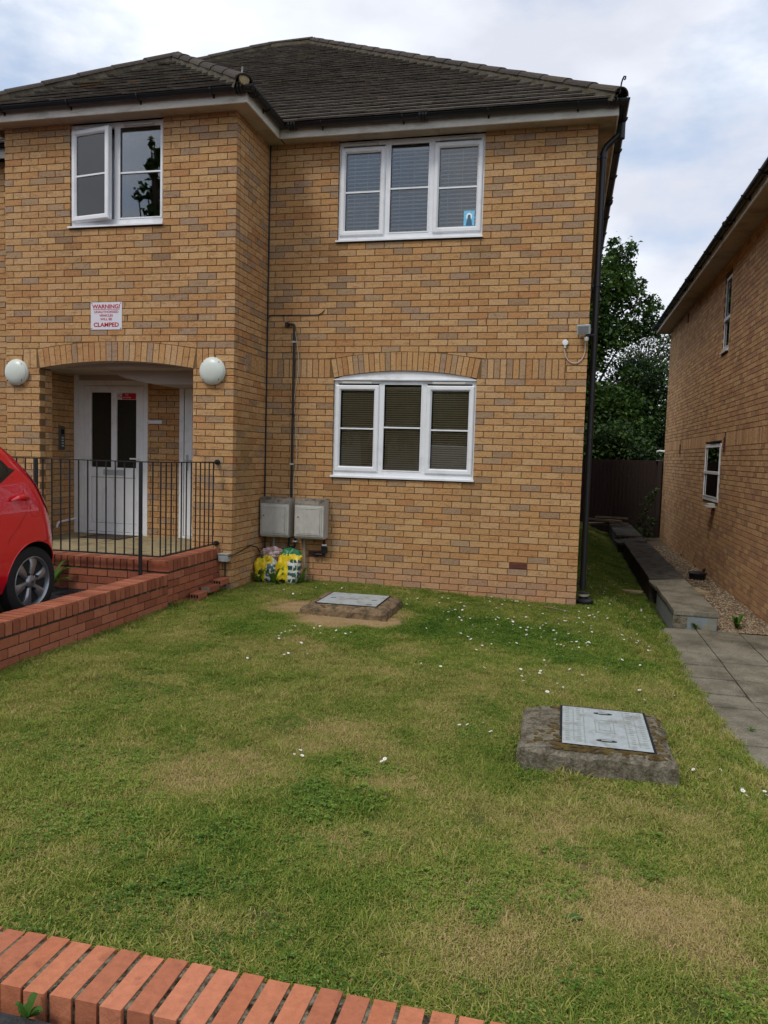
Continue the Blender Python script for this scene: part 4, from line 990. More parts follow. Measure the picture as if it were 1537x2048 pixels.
# floodlight, junction box
fl = thing('floodlight', 'small floodlight with motion sensor high on the right wall corner', 'floodlight', (XR - .02, -.0, 3.06))
hb = MB(); Mx = Matrix.Translation((-.03, -.10, .03)) @ Matrix.Rotation(R(-14), 4, 'Z') @ Matrix.Rotation(R(12), 4, 'X')
hb.mbox(.135, .06, .095, Mx); hb.mbox(.145, .012, .105, Mx @ Matrix.Translation((0, -.034, 0))); hb.build('lamp_housing', M['galv'], fl, bevel=.006)
MB().mbox(.112, .004, .072, Mx @ Matrix.Translation((0, -.0425, 0))).build('lamp_glass', mat('flood_glass', lin(120, 124, 122), .15, noise_amt=.05), fl)
ar = MB(); ar.box(-.02, .03, -.12, 0, -.055, -.035).box(-.01, .10, -.08, -.05, -.035, -.018); ar.build('bracket', M['blackpaint'], fl)
MB().lathe([(.0, -.035), (.02, -.028), (.026, 0), (.02, .02), (.01, .024)], Matrix.Translation((.0, -.1, -.07)), 16).build('motion_sensor', M['meter'], fl, smooth=True)
jb = thing('junction_box', 'round white junction box on brick left of the floodlight', 'junction box', (-.056, 0, 2.957))
MB().lathe([(.033, 0), (.033, .03), (.029, .036), (.01, .038)], Matrix.Rotation(R(90), 4, 'X'), 24).build('box_body', M['upvc'], jb, smooth=True)
MB().box(-.014, .01, -.03, -.004, -.058, -.028).build('cable_gland', M['upvc_dull'], jb)
c_pts = [(-.058, -.015, 2.90)] + [(.052 + .112 * math.cos(R(180 + a)) , -.012, 2.885 + .155 * math.sin(R(180 + a))) for a in range(10, 171, 20)] + [(.16, -.03, 2.96), (.168, -.09, 3.0)]
pipe('floodlight_cable', c_pts, .0055, M['cable'], 'pale cable drooping between junction box and floodlight', 'cable', n=7)
# downpipe (part of the building's rainwater goods, but it can be lifted away: a thing)
dp = thing('downpipe', 'black drainpipe running down the right corner of the house', 'drainpipe', (.262, .17, .05))
def L_(pts): return [(x - .262, y - .17, z - .05) for x, y, z in pts]
MB().tube(smooth_path(L_([(XR + gy, .17, 5.36), (XR + gy, .17, 5.27), (.262, .17, 5.10), (.262, .17, .16)]), .06), .034, 16).build('pipe', M['black'], dp, smooth=True)
for zz in (5.0, 3.6, 1.9, .22):
    MB().tube(L_([(.262, .17, zz), (.262, .17, zz + .06)]), .040, 16).build('collar', M['black'], dp, smooth=True)
    MB().box(-.07, .0, -.02, .02, zz - .05 - .012 + .01, zz - .05 + .028).build('wall_clip', M['black'], dp)
MB().tube(L_([(XR + gy, .17, 5.20), (XR + gy, .17, 5.36)]), .040, 16).build('outlet', M['black'], dp, smooth=True)
gl = thing('drain_gully', 'black round drain gully at the foot of the drainpipe', 'drain', (.295, .12, 0))
MB().lathe([(.05, -.1), (.052, .085), (.062, .09), (.062, .10), (.045, .102)], Matrix.Translation((-.02, .06, .03)), 20).build('gully_neck', M['black'], gl, smooth=True)
MB().lathe([(.085, -.12), (.09, .035), (.098, .04), (.098, .055), (.07, .07), (.02, .072)], None, 28).build('gully_pot', M['black'], gl, smooth=True)
MB().lathe([(.066, .09), (.07, .095), (.07, .115), (.06, .118)], Matrix.Translation((-.02, .06, .0)), 20).build('clay_collar', M['mortarpipe'], gl, smooth=True)
# blinds and the card in the window
def blinds(z0, z1, yy, m_, pitch, tilt, word, grp):
    names = ('left', 'middle', 'right')
    for (a, b, k), nm in zip(lights3, names):
        blind(ox0 + a + (.065 if k == 's' else .015), ox0 + b - (.065 if k == 's' else .015), z0, z1, yy, pitch, tilt, m_, word.format(nm), grp, hw=pitch * .56)
blinds(zl0 + .12, zl1 - .1, .09, M['blind_brown'], .026, R(42), 'brown slatted blind behind the {} light of the ground floor window', 'brown venetian blinds')
blinds(zu0 + .12, 5.22, .105, M['blind'], .045, R(34), 'white slatted blind behind the {} light of the upper main window', 'white venetian blinds')
cd = thing('window_card', 'small blue and white picture card standing inside the upper window', 'card', (-1.19, .0405, 4.375))
MB().box(-.062, .062, 0, .003, -.085, .085).build('card_sheet', M['iconblue'], cd)
V = [(0, -.0015, .02)] + [(.034 * math.cos(2 * math.pi * k / 24), -.0015, .02 + .040 * math.sin(2 * math.pi * k / 24)) for k in range(24)]
MB().add(V, [(0, 1 + k, 1 + (k + 1) % 24) for k in range(24)]).build('pale_disc', M['iconpale'], cd)
V = [(x, -.003, z) for x, z in ((-.035, -.08), (-.026, -.03), (-.018, .0), (-.016, .03), (0, .042), (.016, .03), (.018, 0), (.03, -.03), (.038, -.08))]
MB().add(V, [tuple(range(9))]).build('dark_motif', M['icondark'], cd)
cu = thing('curtain', 'pale curtain edge inside the open upper window of the wing', 'curtain', (-5.35, -.70, 4.17))
cm = MB(); n = 10
for i in range(n):
    a0 = i * .022; 
    cm.add([(a0, .02 * math.sin(i * 1.7), 0), (a0 + .022, .02 * math.sin((i + 1) * 1.7), 0), (a0 + .022, .02 * math.sin((i + 1) * 1.7), 1.1), (a0, .02 * math.sin(i * 1.7), 1.1)], [(0, 1, 2, 3)])
cm.build('curtain_cloth', M['blind'], cu, smooth=True, fix=False)

# bags of compost in the corner
def bag(name, x, y, z, w, h, d, seed, lab, kind):
    rr = random.Random(seed); bm = bmesh.new(); bmesh.ops.create_cube(bm, size=1); bmesh.ops.subdivide_edges(bm, edges=list(bm.edges), cuts=13, use_grid_fill=True)
    for v in bm.verts:
        p = v.co.copy(); q = p * 2
        r_ = (abs(q.x) ** 4 + abs(q.y) ** 4 + abs(q.z) ** 4) ** .25
        s_ = q / r_ if r_ else q
        t = (s_.z + 1) / 2
        ww = (1 - .10 * t) * (1 + .10 * math.sin(t * 3)); dd = 1 - .55 * t * t
        pos = Vector((s_.x * w / 2 * ww, s_.y * d / 2 * dd, t * h))
        nn = noise.noise_vector(Vector((pos.x * 9 + seed, pos.y * 9, pos.z * 9))) * .022 + noise.noise_vector(Vector((pos.x * 26 + seed, pos.y * 26, pos.z * 20))) * .011 * (1 + 1.5 * t)
        v.co = pos + nn + Vector((.05 * (t ** 2) * (1 if kind == 'b' else -.6), 0, 0))
    me = bpy.data.meshes.new(name); bm.to_mesh(me); bm.free()
    at = me.color_attributes.new('Col', 'FLOAT_COLOR', 'CORNER'); arr = np.ones((len(me.loops), 4), np.float32); li = 0
    Y_, G_, W_, D_, K_ = lin(218, 190, 30), lin(22, 104, 66), lin(200, 202, 186), lin(52, 84, 84), lin(24, 30, 26)
    for p in me.polygons:
        c = p.center; u = c.x / w + .5; v_ = c.z / h; split = .5 + .08 * v_
        if kind == 'a': col = Y_ if u < split - .0 + (.2 if v_ > .75 else 0) else W_
        else: col = Y_ if u < split else W_
        if kind == 'b' and v_ > .86: col = G_
        if kind == 'b' and .70 < v_ < .86 and u > .4: col = Y_
        if kind == 'a' and v_ > .93 and u < .35: col = G_
        if u > split and .08 < v_ < .74:
            if ((u - split) * 5.2) % 1 > .22 and (v_ * 5.5) % 1 > .38: col = D_
        if u < split and .04 < v_ < .18 and .22 < u < .42: col = K_
        if abs(u - split * .62) < .03 and .25 < v_ < .6: col = lin(70, 130, 60)
        if c.y > d * .25: col = W_
        for _ in range(p.loop_total): arr[li, :3] = col; li += 1
        p.use_smooth = True
    at.data.foreach_set('color', arr.ravel()); me.materials.append(M['bag'])
    o = bpy.data.objects.new(name, me); COL.objects.link(o); o.location = (x, y, z); tag(o, lab, 'bag'); return o
bag('compost_bag', -3.44, -.28, .075, .27, .32, .19, 3, 'yellow and white compost bag in the wall corner, the squat left one', 'a')
bag('compost_bag', -3.17, -.30, .075, .28, .42, .20, 8, 'yellow and white compost bag with green top, the taller right one', 'b').rotation_euler.z = R(8)
bm = bmesh.new(); bmesh.ops.create_icosphere(bm, subdivisions=4, radius=1)
for v in bm.verts:
    n_ = noise.noise_vector(v.co * 3.1) * .28 + noise.noise_vector(v.co * 8) * .16; v.co = Vector(((v.co.x + n_.x) * .14, (v.co.y + n_.y) * .07, (v.co.z + n_.z) * .075))
me_ = bpy.data.meshes.new('plastic_wrap'); bm.to_mesh(me_); bm.free(); me_.materials.append(mat('pink_film', lin(168, 132, 128), .3, noise_amt=.45, nscale=22, col2=lin(206, 196, 196), c2scale=16))
o = bpy.data.objects.new('plastic_wrap', me_); COL.objects.link(o); o.location = (-3.40, -.22, .43); tag(o, 'crumpled pinkish clear plastic on top of the left yellow bag', 'plastic')

# loose perforated bricks beside the landing
def hollow(x, y, z, rz, lab, cap=False):
    t = thing('loose_brick', lab, 'brick', (x, y, z), R(rz), 'loose bricks beside the landing')
    b = MB(); w, d, h = .1025, .215, .065
    b.box(-w / 2, w / 2, -d / 2, d / 2, 0, h); b.c = [rnd.choice(REDS)] * len(b.c); bo = b.build('brick_body', M['redbrick'], t, bevel=.002)
    for k in (-1, 0, 1): MB().box(-.012 + k * .03, .010 + k * .03, -d / 2 - .001, -d / 2 + .02, .018, .05).build('perforation', M['dark'], t)
    if cap: MB().box(-w / 2 + .002, w / 2 - .002, -d / 2 - .004, -d / 2, .004, h - .004).build('mortar_smear', M['mortarpipe'], t)
hollow(-3.665, -1.62, .105, 4, 'perforated loose red brick lowest on the grass, nearest the lawn')
hollow(-3.66, -1.36, .135, -3, 'loose red brick with grey mortar smear, middle of the three', True)
hollow(-3.66, -1.10, .17, 2, 'perforated loose red brick set highest against the pier')
# ------------------------------------------------------------ manholes in the lawn
def manhole(name, x0, x1, y0, y1, base, top, zb, zt, lab, m_blk, mossn, seed):
    """tapered concrete surround carrying a metal cover; base = outer footprint"""
    t = thing(name, lab, 'manhole', ((x0 + x1) / 2, (y0 + y1) / 2, zb), group=None)
    cx_, cy_ = (x0 + x1) / 2, (y0 + y1) / 2
    rr = random.Random(seed)
    bm = bmesh.new(); (bx0, bx1, by0, by1) = base; zs = zt - .045
    def loop(x0, x1, y0, y1, z, n, jit):
        P_ = []
        for (a, b) in (((x0, y0), (x1, y0)), ((x1, y0), (x1, y1)), ((x1, y1), (x0, y1)), ((x0, y1), (x0, y0))):
            for k in range(n):
                u = k / n; p = Vector((a[0] + (b[0] - a[0]) * u - cx_, a[1] + (b[1] - a[1]) * u - cy_, z - zb)); q = noise.noise_vector(p * 7 + Vector((seed, z * 9, 0))); P_.append(p + q * jit + noise.noise_vector(p * 45) * min(.008, jit * .6))
        return [bm.verts.new(p) for p in P_]
    n = 44
    loops = [loop(bx0 - .01, bx1 + .01, by0 - .01, by1 + .01, zb - .12, n, .01), loop(bx0, bx1, by0, by1, zb + .03, n, .014), loop(bx0 + .001, bx1 - .001, by0 + .001, by1 - .001, zs - .004, n, .015), loop(bx0 + .014, bx1 - .014, by0 + .014, by1 - .014, zs + .008, n, .014),
             loop((bx0 + x0) / 2, (bx1 + x1) / 2, (by0 + y0) / 2, (by1 + y1) / 2, (zs + zt) / 2 + .008, n, .012), loop(x0 - .012, x1 + .012, y0 - .012, y1 + .012, zt - .008, n, .003), loop(x0 + .02, x1 - .02, y0 + .02, y1 - .02, zt - .012, n, 0)]
    for a, b in zip(loops, loops[1:]):
        for k in range(len(a)): bm.faces.new((a[k], a[(k + 1) % len(a)], b[(k + 1) % len(a)], b[k]))
    bm.faces.new(loops[-1]); me = bpy.data.meshes.new('concrete_surround'); bmesh.ops.recalc_face_normals(bm, faces=bm.faces); bm.to_mesh(me); bm.free(); me.materials.append(m_blk)
    o = bpy.data.objects.new('concrete_surround', me); COL.objects.link(o); o.parent = t
    # moss cushions on the slope
    mb = MB()
    for k in range(mossn):
        side = rr.random()
        if side < .5: px_ = rr.uniform(x0 - .05, x1 + .05); py_ = rr.uniform(by0 + .03, y0 - .005) if by0 < y0 - .05 else y0 - .03
        elif side < .8: px_ = rr.uniform(bx0 + .04, x0 - .01); py_ = rr.uniform(y0, y1)
        else: px_ = rr.uniform(x1 + .02, bx1 - .03); py_ = rr.uniform(y0, y1)
        fx = max(0, (x0 - px_) / max(.01, x0 - bx0), (px_ - x1) / max(.01, bx1 - x1), (y0 - py_) / max(.01, y0 - by0)); zz = zt + (zs + .01 - zt) * min(1, fx)
        r_ = rr.uniform(.006, .018); Mx = Matrix.Translation((px_ - cx_, py_ - cy_, zz - zb - .004)) @ Matrix.Diagonal((r_ * rr.uniform(.8, 1.7), r_, r_ * .5, 1))
        V = []; F = []
        for a in range(4):
            for b in range(7):
                th = a / 4 * math.pi / 2; ph_ = 2 * math.pi * b / 7; q = Vector((math.cos(th) * math.cos(ph_), math.cos(th) * math.sin(ph_), math.sin(th))); V.append(Mx @ (q * (1 + .25 * noise.noise(q * 3 + Vector((k, 0, 0))))))
        V.append(Mx @ Vector((0, 0, 1)))
        for a in range(3):
            for b in range(7): F.append((a * 7 + b, a * 7 + (b + 1) % 7, (a + 1) * 7 + (b + 1) % 7, (a + 1) * 7 + b))
        for b in range(7): F.append((21 + b, 21 + (b + 1) % 7, 28))
        mb.add(V, F)
    if mossn: mo = mb.build('moss', M['moss'], t, smooth=True, fix=False); mo['kind'] = 'stuff'
    w, d = x1 - x0, y1 - y0; z = zt - zb
    fr = MB(); ring_h = .006
    fr.box(-w / 2 - .010, -w / 2, -d / 2 - .01, d / 2 + .01, z - .02, z); fr.box(w / 2, w / 2 + .010, -d / 2 - .01, d / 2 + .01, z - .02, z); fr.box(-w / 2, w / 2, -d / 2 - .01, -d / 2, z - .02, z); fr.box(-w / 2, w / 2, d / 2, d / 2 + .01, z - .02, z)
    fr.build('cover_frame', M['dark'], t)
    cv = MB().box(-w / 2 + .003, w / 2 - .003, -d / 2 + .003, d / 2 - .003, z - .015, z + .001); co = cv.build('cover', M['galv'], t, bevel=.0015)
    return t, co, w, d, z
bz = lawn_z(.25, -5.1)
t, co, w, d, z = manhole('manhole', .047, .497, -5.00, -4.40, (-.172, .602, -5.065, -4.365), None, bz - .01, .230, 'mossy concrete manhole surround with grey metal cover on the right of the lawn', M['concrete'], 330, 4)
for (a, b, c, e) in ((-.11, -.105, -.27, .27), (.105, .11, -.27, .27), (-.165, -.16, -.25, .25), (.16, .165, -.25, .25), (-.05, .05, -.10, -.096), (-.05, .05, .096, .10), (-.05, -.046, -.1, .1), (.046, .05, -.1, .1), (-.03, .03, -.06, -.057), (-.03, .03, .057, .06), (-.03, -.027, -.06, .06), (.027, .03, -.06, .06)):
    MB().box(a, b, c, e, z + .0012, z + .0032).build('raised_rib', M['galv_dirty'], co)
rb = MB()
for k in range(17):
    for col_ in (-.195, -.135, .135, .195):
        y_ = -.26 + k * .0325; rb.box(col_ - .010, col_ + .010, y_, y_ + rnd.uniform(.006, .018), z + .0012, z + .003)
o = rb.build('embossed_pattern', M['galv_dirty'], co); o['kind'] = 'stuff'
for s_ in (-1, 1):
    hh = MB().lathe([(.052, 0), (.052, .0015)], Matrix.Translation((.0, s_ * .215, z + .001)) @ Matrix.Diagonal((1, .32, 1, 1)), 20); hh.build('key_recess', M['dark'], co)
    MB().box(-.026, .026, s_ * .215 - .005, s_ * .215 + .004, z + .0026, z + .005).build('key_bar', M['galv'], co)
sz = lawn_z(-2.1, -1.4)
t, co, w, d, z = manhole('manhole', -2.33, -1.72, -1.76, -1.17, (-2.46, -1.60, -1.89, -1.08), None, sz - .01, .185, 'low metal manhole cover on earth-edged base near the house wall', mat('earthy_edge', lin(122, 100, 74), .95, noise_amt=.4, nscale=40, bump=1, bscale=60, col2=lin(78, 66, 46), c2scale=12), 60, 9)
for s_ in (-1, 1):
    MB().lathe([(.026, 0), (.026, .002)], Matrix.Translation((s_ * .215, s_ * -.0, z + .001)) @ Matrix.Rotation(R(30), 4, 'Z') @ Matrix.Diagonal((1.2, .6, 1, 1)), 4).build('key_recess', M['dark'], co)
    MB().box(s_ * .215 - .006, s_ * .215 + .006, -.006, .006, z + .003, z + .006).build('key_bar', M['galv'], co)
MB().box(-.07, .05, -.03, -.018, z + .0012, z + .003).build('raised_rib', M['meter_top'], co); MB().box(-.05, .09, .02, .03, z + .0012, z + .003).build('raised_rib', M['meter_top'], co)
MB().box(.2, .25, -.265, -.235, z + .0012, z + .003).build('cover_mark', M['dark'], co)

# ------------------------------------------------------------ path, gravel, raised slabs
sheet('forecourt', 2.45, 12, -7.25, -1.02, .5, lambda x, y: path_z(y) - .02, M['asphalt'])
path = thing('paved_path', 'path of dark weathered paving slabs at the right edge of the lawn', 'path'); REB.append(path)
MB().box(1.085, 2.46, -7.0, .40, -.45, -.265).build('path_bed', M['soil'], path)
PZ = -.235
def slab(parent, x0, x1, y0, y1, zt, th=.045, m_=None, tilt=None, name='slab', n=6):
    bm = bmesh.new(); cx_, cy_ = (x0 + x1) / 2, (y0 + y1) / 2; o_ = rnd.uniform(0, 50)
    nx = max(2, int((x1 - x0) / .09)); ny = max(2, int((y1 - y0) / .09)); V = {}
    for s_, z_ in ((0, 0), (1, -th)):
        for i in range(nx + 1):
            for j in range(ny + 1):
                x = (x0 - cx_) + (x1 - x0) * i / nx; y = (y0 - cy_) + (y1 - y0) * j / ny; e = (i in (0, nx)) or (j in (0, ny))
                q = noise.noise_vector(Vector((x * 6 + o_, y * 6, z_))) * .004
                V[s_, i, j] = bm.verts.new((x + (q.x if e else 0), y + (q.y if e else 0), z_ + (q.z * .5 - (.002 if e and s_ == 0 else 0))))
    for i in range(nx):
        for j in range(ny): bm.faces.new((V[0, i, j], V[0, i + 1, j], V[0, i + 1, j + 1], V[0, i, j + 1])); bm.faces.new((V[1, i, j], V[1, i, j + 1], V[1, i + 1, j + 1], V[1, i + 1, j]))
    for i in range(nx): bm.faces.new((V[0, i, 0], V[1, i, 0], V[1, i + 1, 0], V[0, i + 1, 0])); bm.faces.new((V[0, i, ny], V[0, i + 1, ny], V[1, i + 1, ny], V[1, i, ny]))
    for j in range(ny): bm.faces.new((V[0, 0, j], V[0, 0, j + 1], V[1, 0, j + 1], V[1, 0, j])); bm.faces.new((V[0, nx, j], V[1, nx, j], V[1, nx, j + 1], V[0, nx, j + 1]))
    me = bpy.data.meshes.new(name); bm.to_mesh(me); bm.free(); me.materials.append(m_ or M['paving'])
    o = bpy.data.objects.new(name, me); COL.objects.link(o); o.parent = parent; o.location = (cx_, cy_, zt)
    o.rotation_euler = tilt or (rnd.uniform(-.006, .006), rnd.uniform(-.006, .006), rnd.uniform(-.006, .006)); return o
for (xa, xb, y0) in ((1.095, 1.54, .34), (1.552, 1.995, .36), (2.005, 2.43, .30)):
    y = y0 + (.0 if xa < 1.5 or xa > 1.9 else .0); first = .42 if xa < 1.5 else (.88 if xa < 2 else .55)
    ys = [y, y - first]
    while ys[-1] > -6.9: ys.append(ys[-1] - (.605 if rnd.random() < .7 else .45))
    for a, b in zip(ys, ys[1:]): slab(path, xa, xb, b + .006, a - .006, path_z((a + b) / 2) + rnd.uniform(-.004, .004), tilt=(-math.atan(.079) if (a + b) / 2 < -2.4 else rnd.uniform(-.006, .006), rnd.uniform(-.006, .006), rnd.uniform(-.005, .005)))
# low raised run of slabs beside the neighbouring house
def gz(x, y): return -.255 + .012 * noise.noise(Vector((x * 3, y * 3, 0))) - .05 * sm(2, 10, y)
g_ = sheet('gravel_strip', 1.60, 2.47, .41, 12.1, .1, gz, M['gravelbase'], 'stuff'); 
gm = MB(); V8 = [(1, 0, 0), (-1, 0, 0), (0, 1, 0), (0, -1, 0), (0, 0, .8), (0, 0, -.8)]; F8 = [(0, 2, 4), (2, 1, 4), (1, 3, 4), (3, 0, 4), (2, 0, 5), (1, 2, 5), (3, 1, 5), (0, 3, 5)]
GC = [lin(132, 112, 86), lin(104, 84, 62), lin(150, 134, 108), lin(118, 92, 68), lin(90, 78, 62), lin(164, 150, 126)]
for k in range(15000):
    x = rnd.uniform(1.62, 2.455); y = .42 + (rnd.random() ** 1.7) * 9.5; r_ = rnd.uniform(.008, .019); z_ = gz(x, y) + r_ * .35
    rz = rnd.uniform(0, 6.3); sx, sy = rnd.uniform(.8, 1.5), rnd.uniform(.7, 1.1); c, s_ = math.cos(rz), math.sin(rz)
    gm.add([(x + (a * sx * c - b * sy * s_) * r_, y + (a * sx * s_ + b * sy * c) * r_, z_ + q * r_ * .7) for a, b, q in V8], F8, rnd.choice(GC))
o = gm.build('gravel', M['pebble'], fix=False); o['kind'] = 'stuff'
def run(x0, x1, y0, y1, zt, zb, lab, slabs, front=None, m_=None):
    t = thing('concrete_plinth', lab, 'slab', group='raised concrete slabs beside the neighbouring house'); REB.append(t)
    MB().box(x0 + .02, x1 - .015, y0 + .015, y1 - .02, zb - .1, zt - .05).build('block', front or M['concrete'], t, bevel=.006)
    for (a, b) in slabs: slab(t, x0, x1, a + .002, b - .002, zt, .05, m_, tilt=(rnd.uniform(-.004, .004), rnd.uniform(-.004, .004), 0))
    return t
run(1.30, 1.79, .36, 2.20, -.035, -.26, 'nearest raised concrete slab with blue-grey painted front end', [(.36, 1.28), (1.28, 2.20)], M['greywash'])
MB().box(1.297, 1.45, .372, .3745, -.25, -.09).build('bare_patch', M['concrete'], bpy.data.objects['concrete_plinth'])
run(1.27, 1.78, 2.75, 7.85, -.02, -.28, 'long dark raised slab run in the middle of the side passage', [(2.75, 4.4), (4.4, 6.1), (6.1, 7.85)], M['grime_slab'], M['grime_slab'])
run(1.20, 1.74, 8.75, 12.0, .02, -.28, 'farthest raised slab run ending near the stacked timbers', [(8.75, 10.3), (10.3, 12.0)], M['grime_slab'], M['grime_slab'])
bs = slab(None, 1.28, 1.78, 2.30, 2.72, -.045, .04, M['paving'], tilt=(.09, -.08, .12), name='broken_slab'); tag(bs, 'tilted broken paving slab bridging the gap between raised slabs', 'slab')
bs = slab(None, 1.62, 1.98, 2.22, 2.62, -.10, .03, M['porchslab'], tilt=(0, .02, .2), name='buff_slab'); tag(bs, 'pale yellowish slab lying on gravel beside the raised slabs', 'slab')
bs = slab(None, 1.15, 1.75, 8.15, 8.68, -.04, .04, M['grime_slab'], tilt=(.05, -.12, .1), name='loose_slab'); tag(bs, 'loose tilted slab before the farthest raised run', 'slab')
st_ = MB(); st_.prism([(-.20, -.04), (.02, -.055), (.2, -.03), (.22, .02), (.05, .055), (-.12, .045), (-.22, .0)], 'z', -.02, .02); so_ = st_.build('stepping_stone', M['porchslab'], bevel=.006); so_.location = (.94, 2.32, lawn_z(.94, 2.32) + .03); tag(so_, 'flat pale stone lying in the grass of the side passage', 'stone')
bt = thing('bait_box', 'black round pot standing on gravel by the neighbouring wall', 'pot', (2.22, 4.55, -.27))
MB().lathe([(.12, 0), (.135, .10), (.15, .105), (.15, .125), (.10, .14), (.03, .145)], None, 24).build('pot_body', M['black'], bt, smooth=True)
MB().tube([(.08, .05, .1), (.12, .06, .19)], .022, 10).build('spout', M['black'], bt)
# timbers at the far end
for k, (x, y, z_, rz, L) in enumerate(((1.30, 12.35 - .5, .06, 5, .75), (1.42, 12.2 - .5, .14, -35, .7), (1.15, 12.1 - .5, .06, 40, .6), (1.5, 12.4 - .5, .20, 8, .8), (1.25, 12.0 - .5, .16, 32, .8), (1.6, 12.1 - .5, .10, -6, .6))):
    o = MB().box(-L / 2, L / 2, -.055, .055, -.022, .022).build('timber_offcut', M['wood'], bevel=.003); o.location = (x - .28, y - .55, z_ + .02); o.rotation_euler = (rnd.uniform(-.06, .06), rnd.uniform(-.1, .1), R(rz))
    tag(o, ('grey timber offcut lying flat at the bottom of the far pile', 'timber offcut slanting right across the middle of the far pile', 'timber offcut poking out on the left of the far pile', 'topmost timber offcut of the pile by the fence', 'timber offcut slanting left across the top of the far pile', 'timber offcut at the right end of the far pile')[k], 'timber', 'timber offcuts piled by the fence')
# ------------------------------------------------------------ fence
fe = thing('timber_fence', 'dark stained close-board fence closing the passage between the houses', 'fence'); REB.append(fe)
def fz(x): return lawn_z(x, 12.0) - .02
x = -4.6; me = {}
while x < 2.40:
    zb_ = fz(x + .05); key = rnd.randrange(4); w = .094
    b = MB(); b.prism([(0, -.004), (w + .008, .016), (w + .008, .026), (0, .012)], 'z', zb_, 1.70 + rnd.uniform(-.006, .006)); o = b.build('board', M['fence'], fe); o.location = (x, 12.12 + rnd.uniform(-.002, .003), 0); x += .0985
for zz in (.25, .95, 1.5): MB().box(-4.6, 2.44, 12.142, 12.19, zz, zz + .07).build('rail', M['fence'], fe)
for xx in (-2.2, .2): MB().box(xx, xx + .1, 12.191, 12.28, -.3, 1.72).build('post', M['fence'], fe)
MB().box(2.345, 2.445, 12.0, 12.1, -.4, 1.70).build('post', M['fence'], fe)
MB().box(2.29, 2.4, 12.0, 12.1, 1.701, 1.712).build('post_cap', M['galv'], fe)
MB().box(-4.6, 2.3, 12.09, 12.115, -.35, .12).build('gravel_board', M['fence'], fe)

# ------------------------------------------------------------ neighbouring house
nb = thing('neighbouring_house', 'shaded brick flank wall of the neighbouring house on the right edge', 'building'); REB.append(nb)
NX, NY0, NY1, NZ = 2.46, -1.0, 11.85, 4.97
c2_ = MB(); wy = (4.55, 5.94); hz = (1.02, 2.0); vy = (4.46, 5.0); vz = (3.5, 4.72)
NC0, NC1 = NX + .007, NX + .30
def ncore(y0, y1, z0, z1): c2_.box(NC0, NC1, max(y0, NY0 + .007), y1, z0, z1)
ncore(NY0, 4.40, -.6, NZ); ncore(6.0, NY1, -.6, NZ)
ncore(4.40, 6.0, -.6, 1.0); ncore(4.40, 6.0, 2.02, 3.48); ncore(4.40, 4.52, 1.0, 2.02); ncore(5.97, 6.0, 1.0, 2.02); ncore(4.40, 4.44, 3.48, NZ); ncore(5.02, 6.0, 3.48, NZ); ncore(4.44, 5.02, 4.74, NZ)
c2_.box(NC1, 9, NY1 - .3, NY1, -.6, NZ); c2_.box(NC1, 9, NY0 + .007, NY0 + .3, -.6, NZ); c2_.box(8.7, 9, NY0 + .3, NY1 - .3, -.6, NZ); c2_.box(NC1, 8.7, NY0 + .3, NY1 - .3, 2.3, 2.45); c2_.box(NC1, 8.7, NY0 + .3, NY1 - .3, NZ - .1, NZ - .02); c2_.box(3.6, 3.7, NY0 + .3, NY1 - .3, -.3, NZ - .1)
c2_.build('wall', M['mortar'], nb)
NB_B = [lin(206, 166, 122), lin(200, 158, 115), lin(210, 172, 128), lin(196, 152, 112), lin(203, 162, 119)]; NB_G = [lin(184, 146, 112), lin(178, 138, 106), lin(188, 150, 118)]
def ncol(): return rnd.choice(NB_G) if rnd.random() < .3 else rnd.choice(NB_B)
P = Pieces(); zb = -.38 + .012; NS = zb + 32 * .075 - .075 * 0
NS = 1.945; zb = NS - 31 * .075
hl = [(-5.97, -4.52, 1.0, 2.02), (-5.02, -4.44, 3.48, 4.74), (-4.30, -4.19, 1.86, 2.09), (-9.13, -9.02, 1.86, 2.09)]
wall_bricks(P, (NX, 0, 0), (0, -1, 0), (-1, 0, 0), -NY1, -NY0, -.42, NS - .003, zb=zb, holes=hl, colf=ncol)
wall_bricks(P, (NX, 0, 0), (0, -1, 0), (-1, 0, 0), -NY1, -NY0, NS + .225, NZ, zb=zb, holes=hl, colf=ncol)
soldiers(P, (NX, 0, 0), (0, -1, 0), (-1, 0, 0), -NY1 + .23, -NY0, NS, colf=ncol, holes=[(-5.97, -4.52)] + hl[2:])
wall_bricks(P, (NX, 0, 0), (0, -1, 0), (-1, 0, 0), -NY1, -NY1 + .225, NS, NS + .224, zb=zb, colf=ncol)
soldiers(P, (NX, 0, 0), (0, -1, 0), (-1, 0, 0), -5.99, -4.50, 2.045, h=.115, colf=ncol)
wall_bricks(P, (0, NY0, 0), (1, 0, 0), (0, -1, 0), NX + .103, 6.5, -.42, NS - .003, zb=zb, colf=ncol, off=.06)
wall_bricks(P, (0, NY0, 0), (1, 0, 0), (0, -1, 0), NX + .103, 6.5, NS + .225, NZ, zb=zb, colf=ncol, off=.06)
soldiers(P, (0, NY0, 0), (1, 0, 0), (0, -1, 0), NX + .103, 6.5, NS, colf=ncol)
P.build('brick', 'brickwork', M['brick'], nb); print('neighbour', len(P.items))
for (y, z_, h_, nm) in ((4.19, 1.86, .23, 'vent'), (9.02, 1.86, .2, 'vent'), (8.9, 4.68, .2, 'vent')):
    v = MB().box(NX - .012, NX + .04, y, y + .1, z_, z_ + h_); vo = v.build('wall_vent', M['airbrick'], nb)
    for k in range(5): MB().box(NX - .018, NX - .0125, y + .012, y + .088, z_ + .02 + k * .04, z_ + .034 + k * .04).build('louvre', M['dark'], vo)
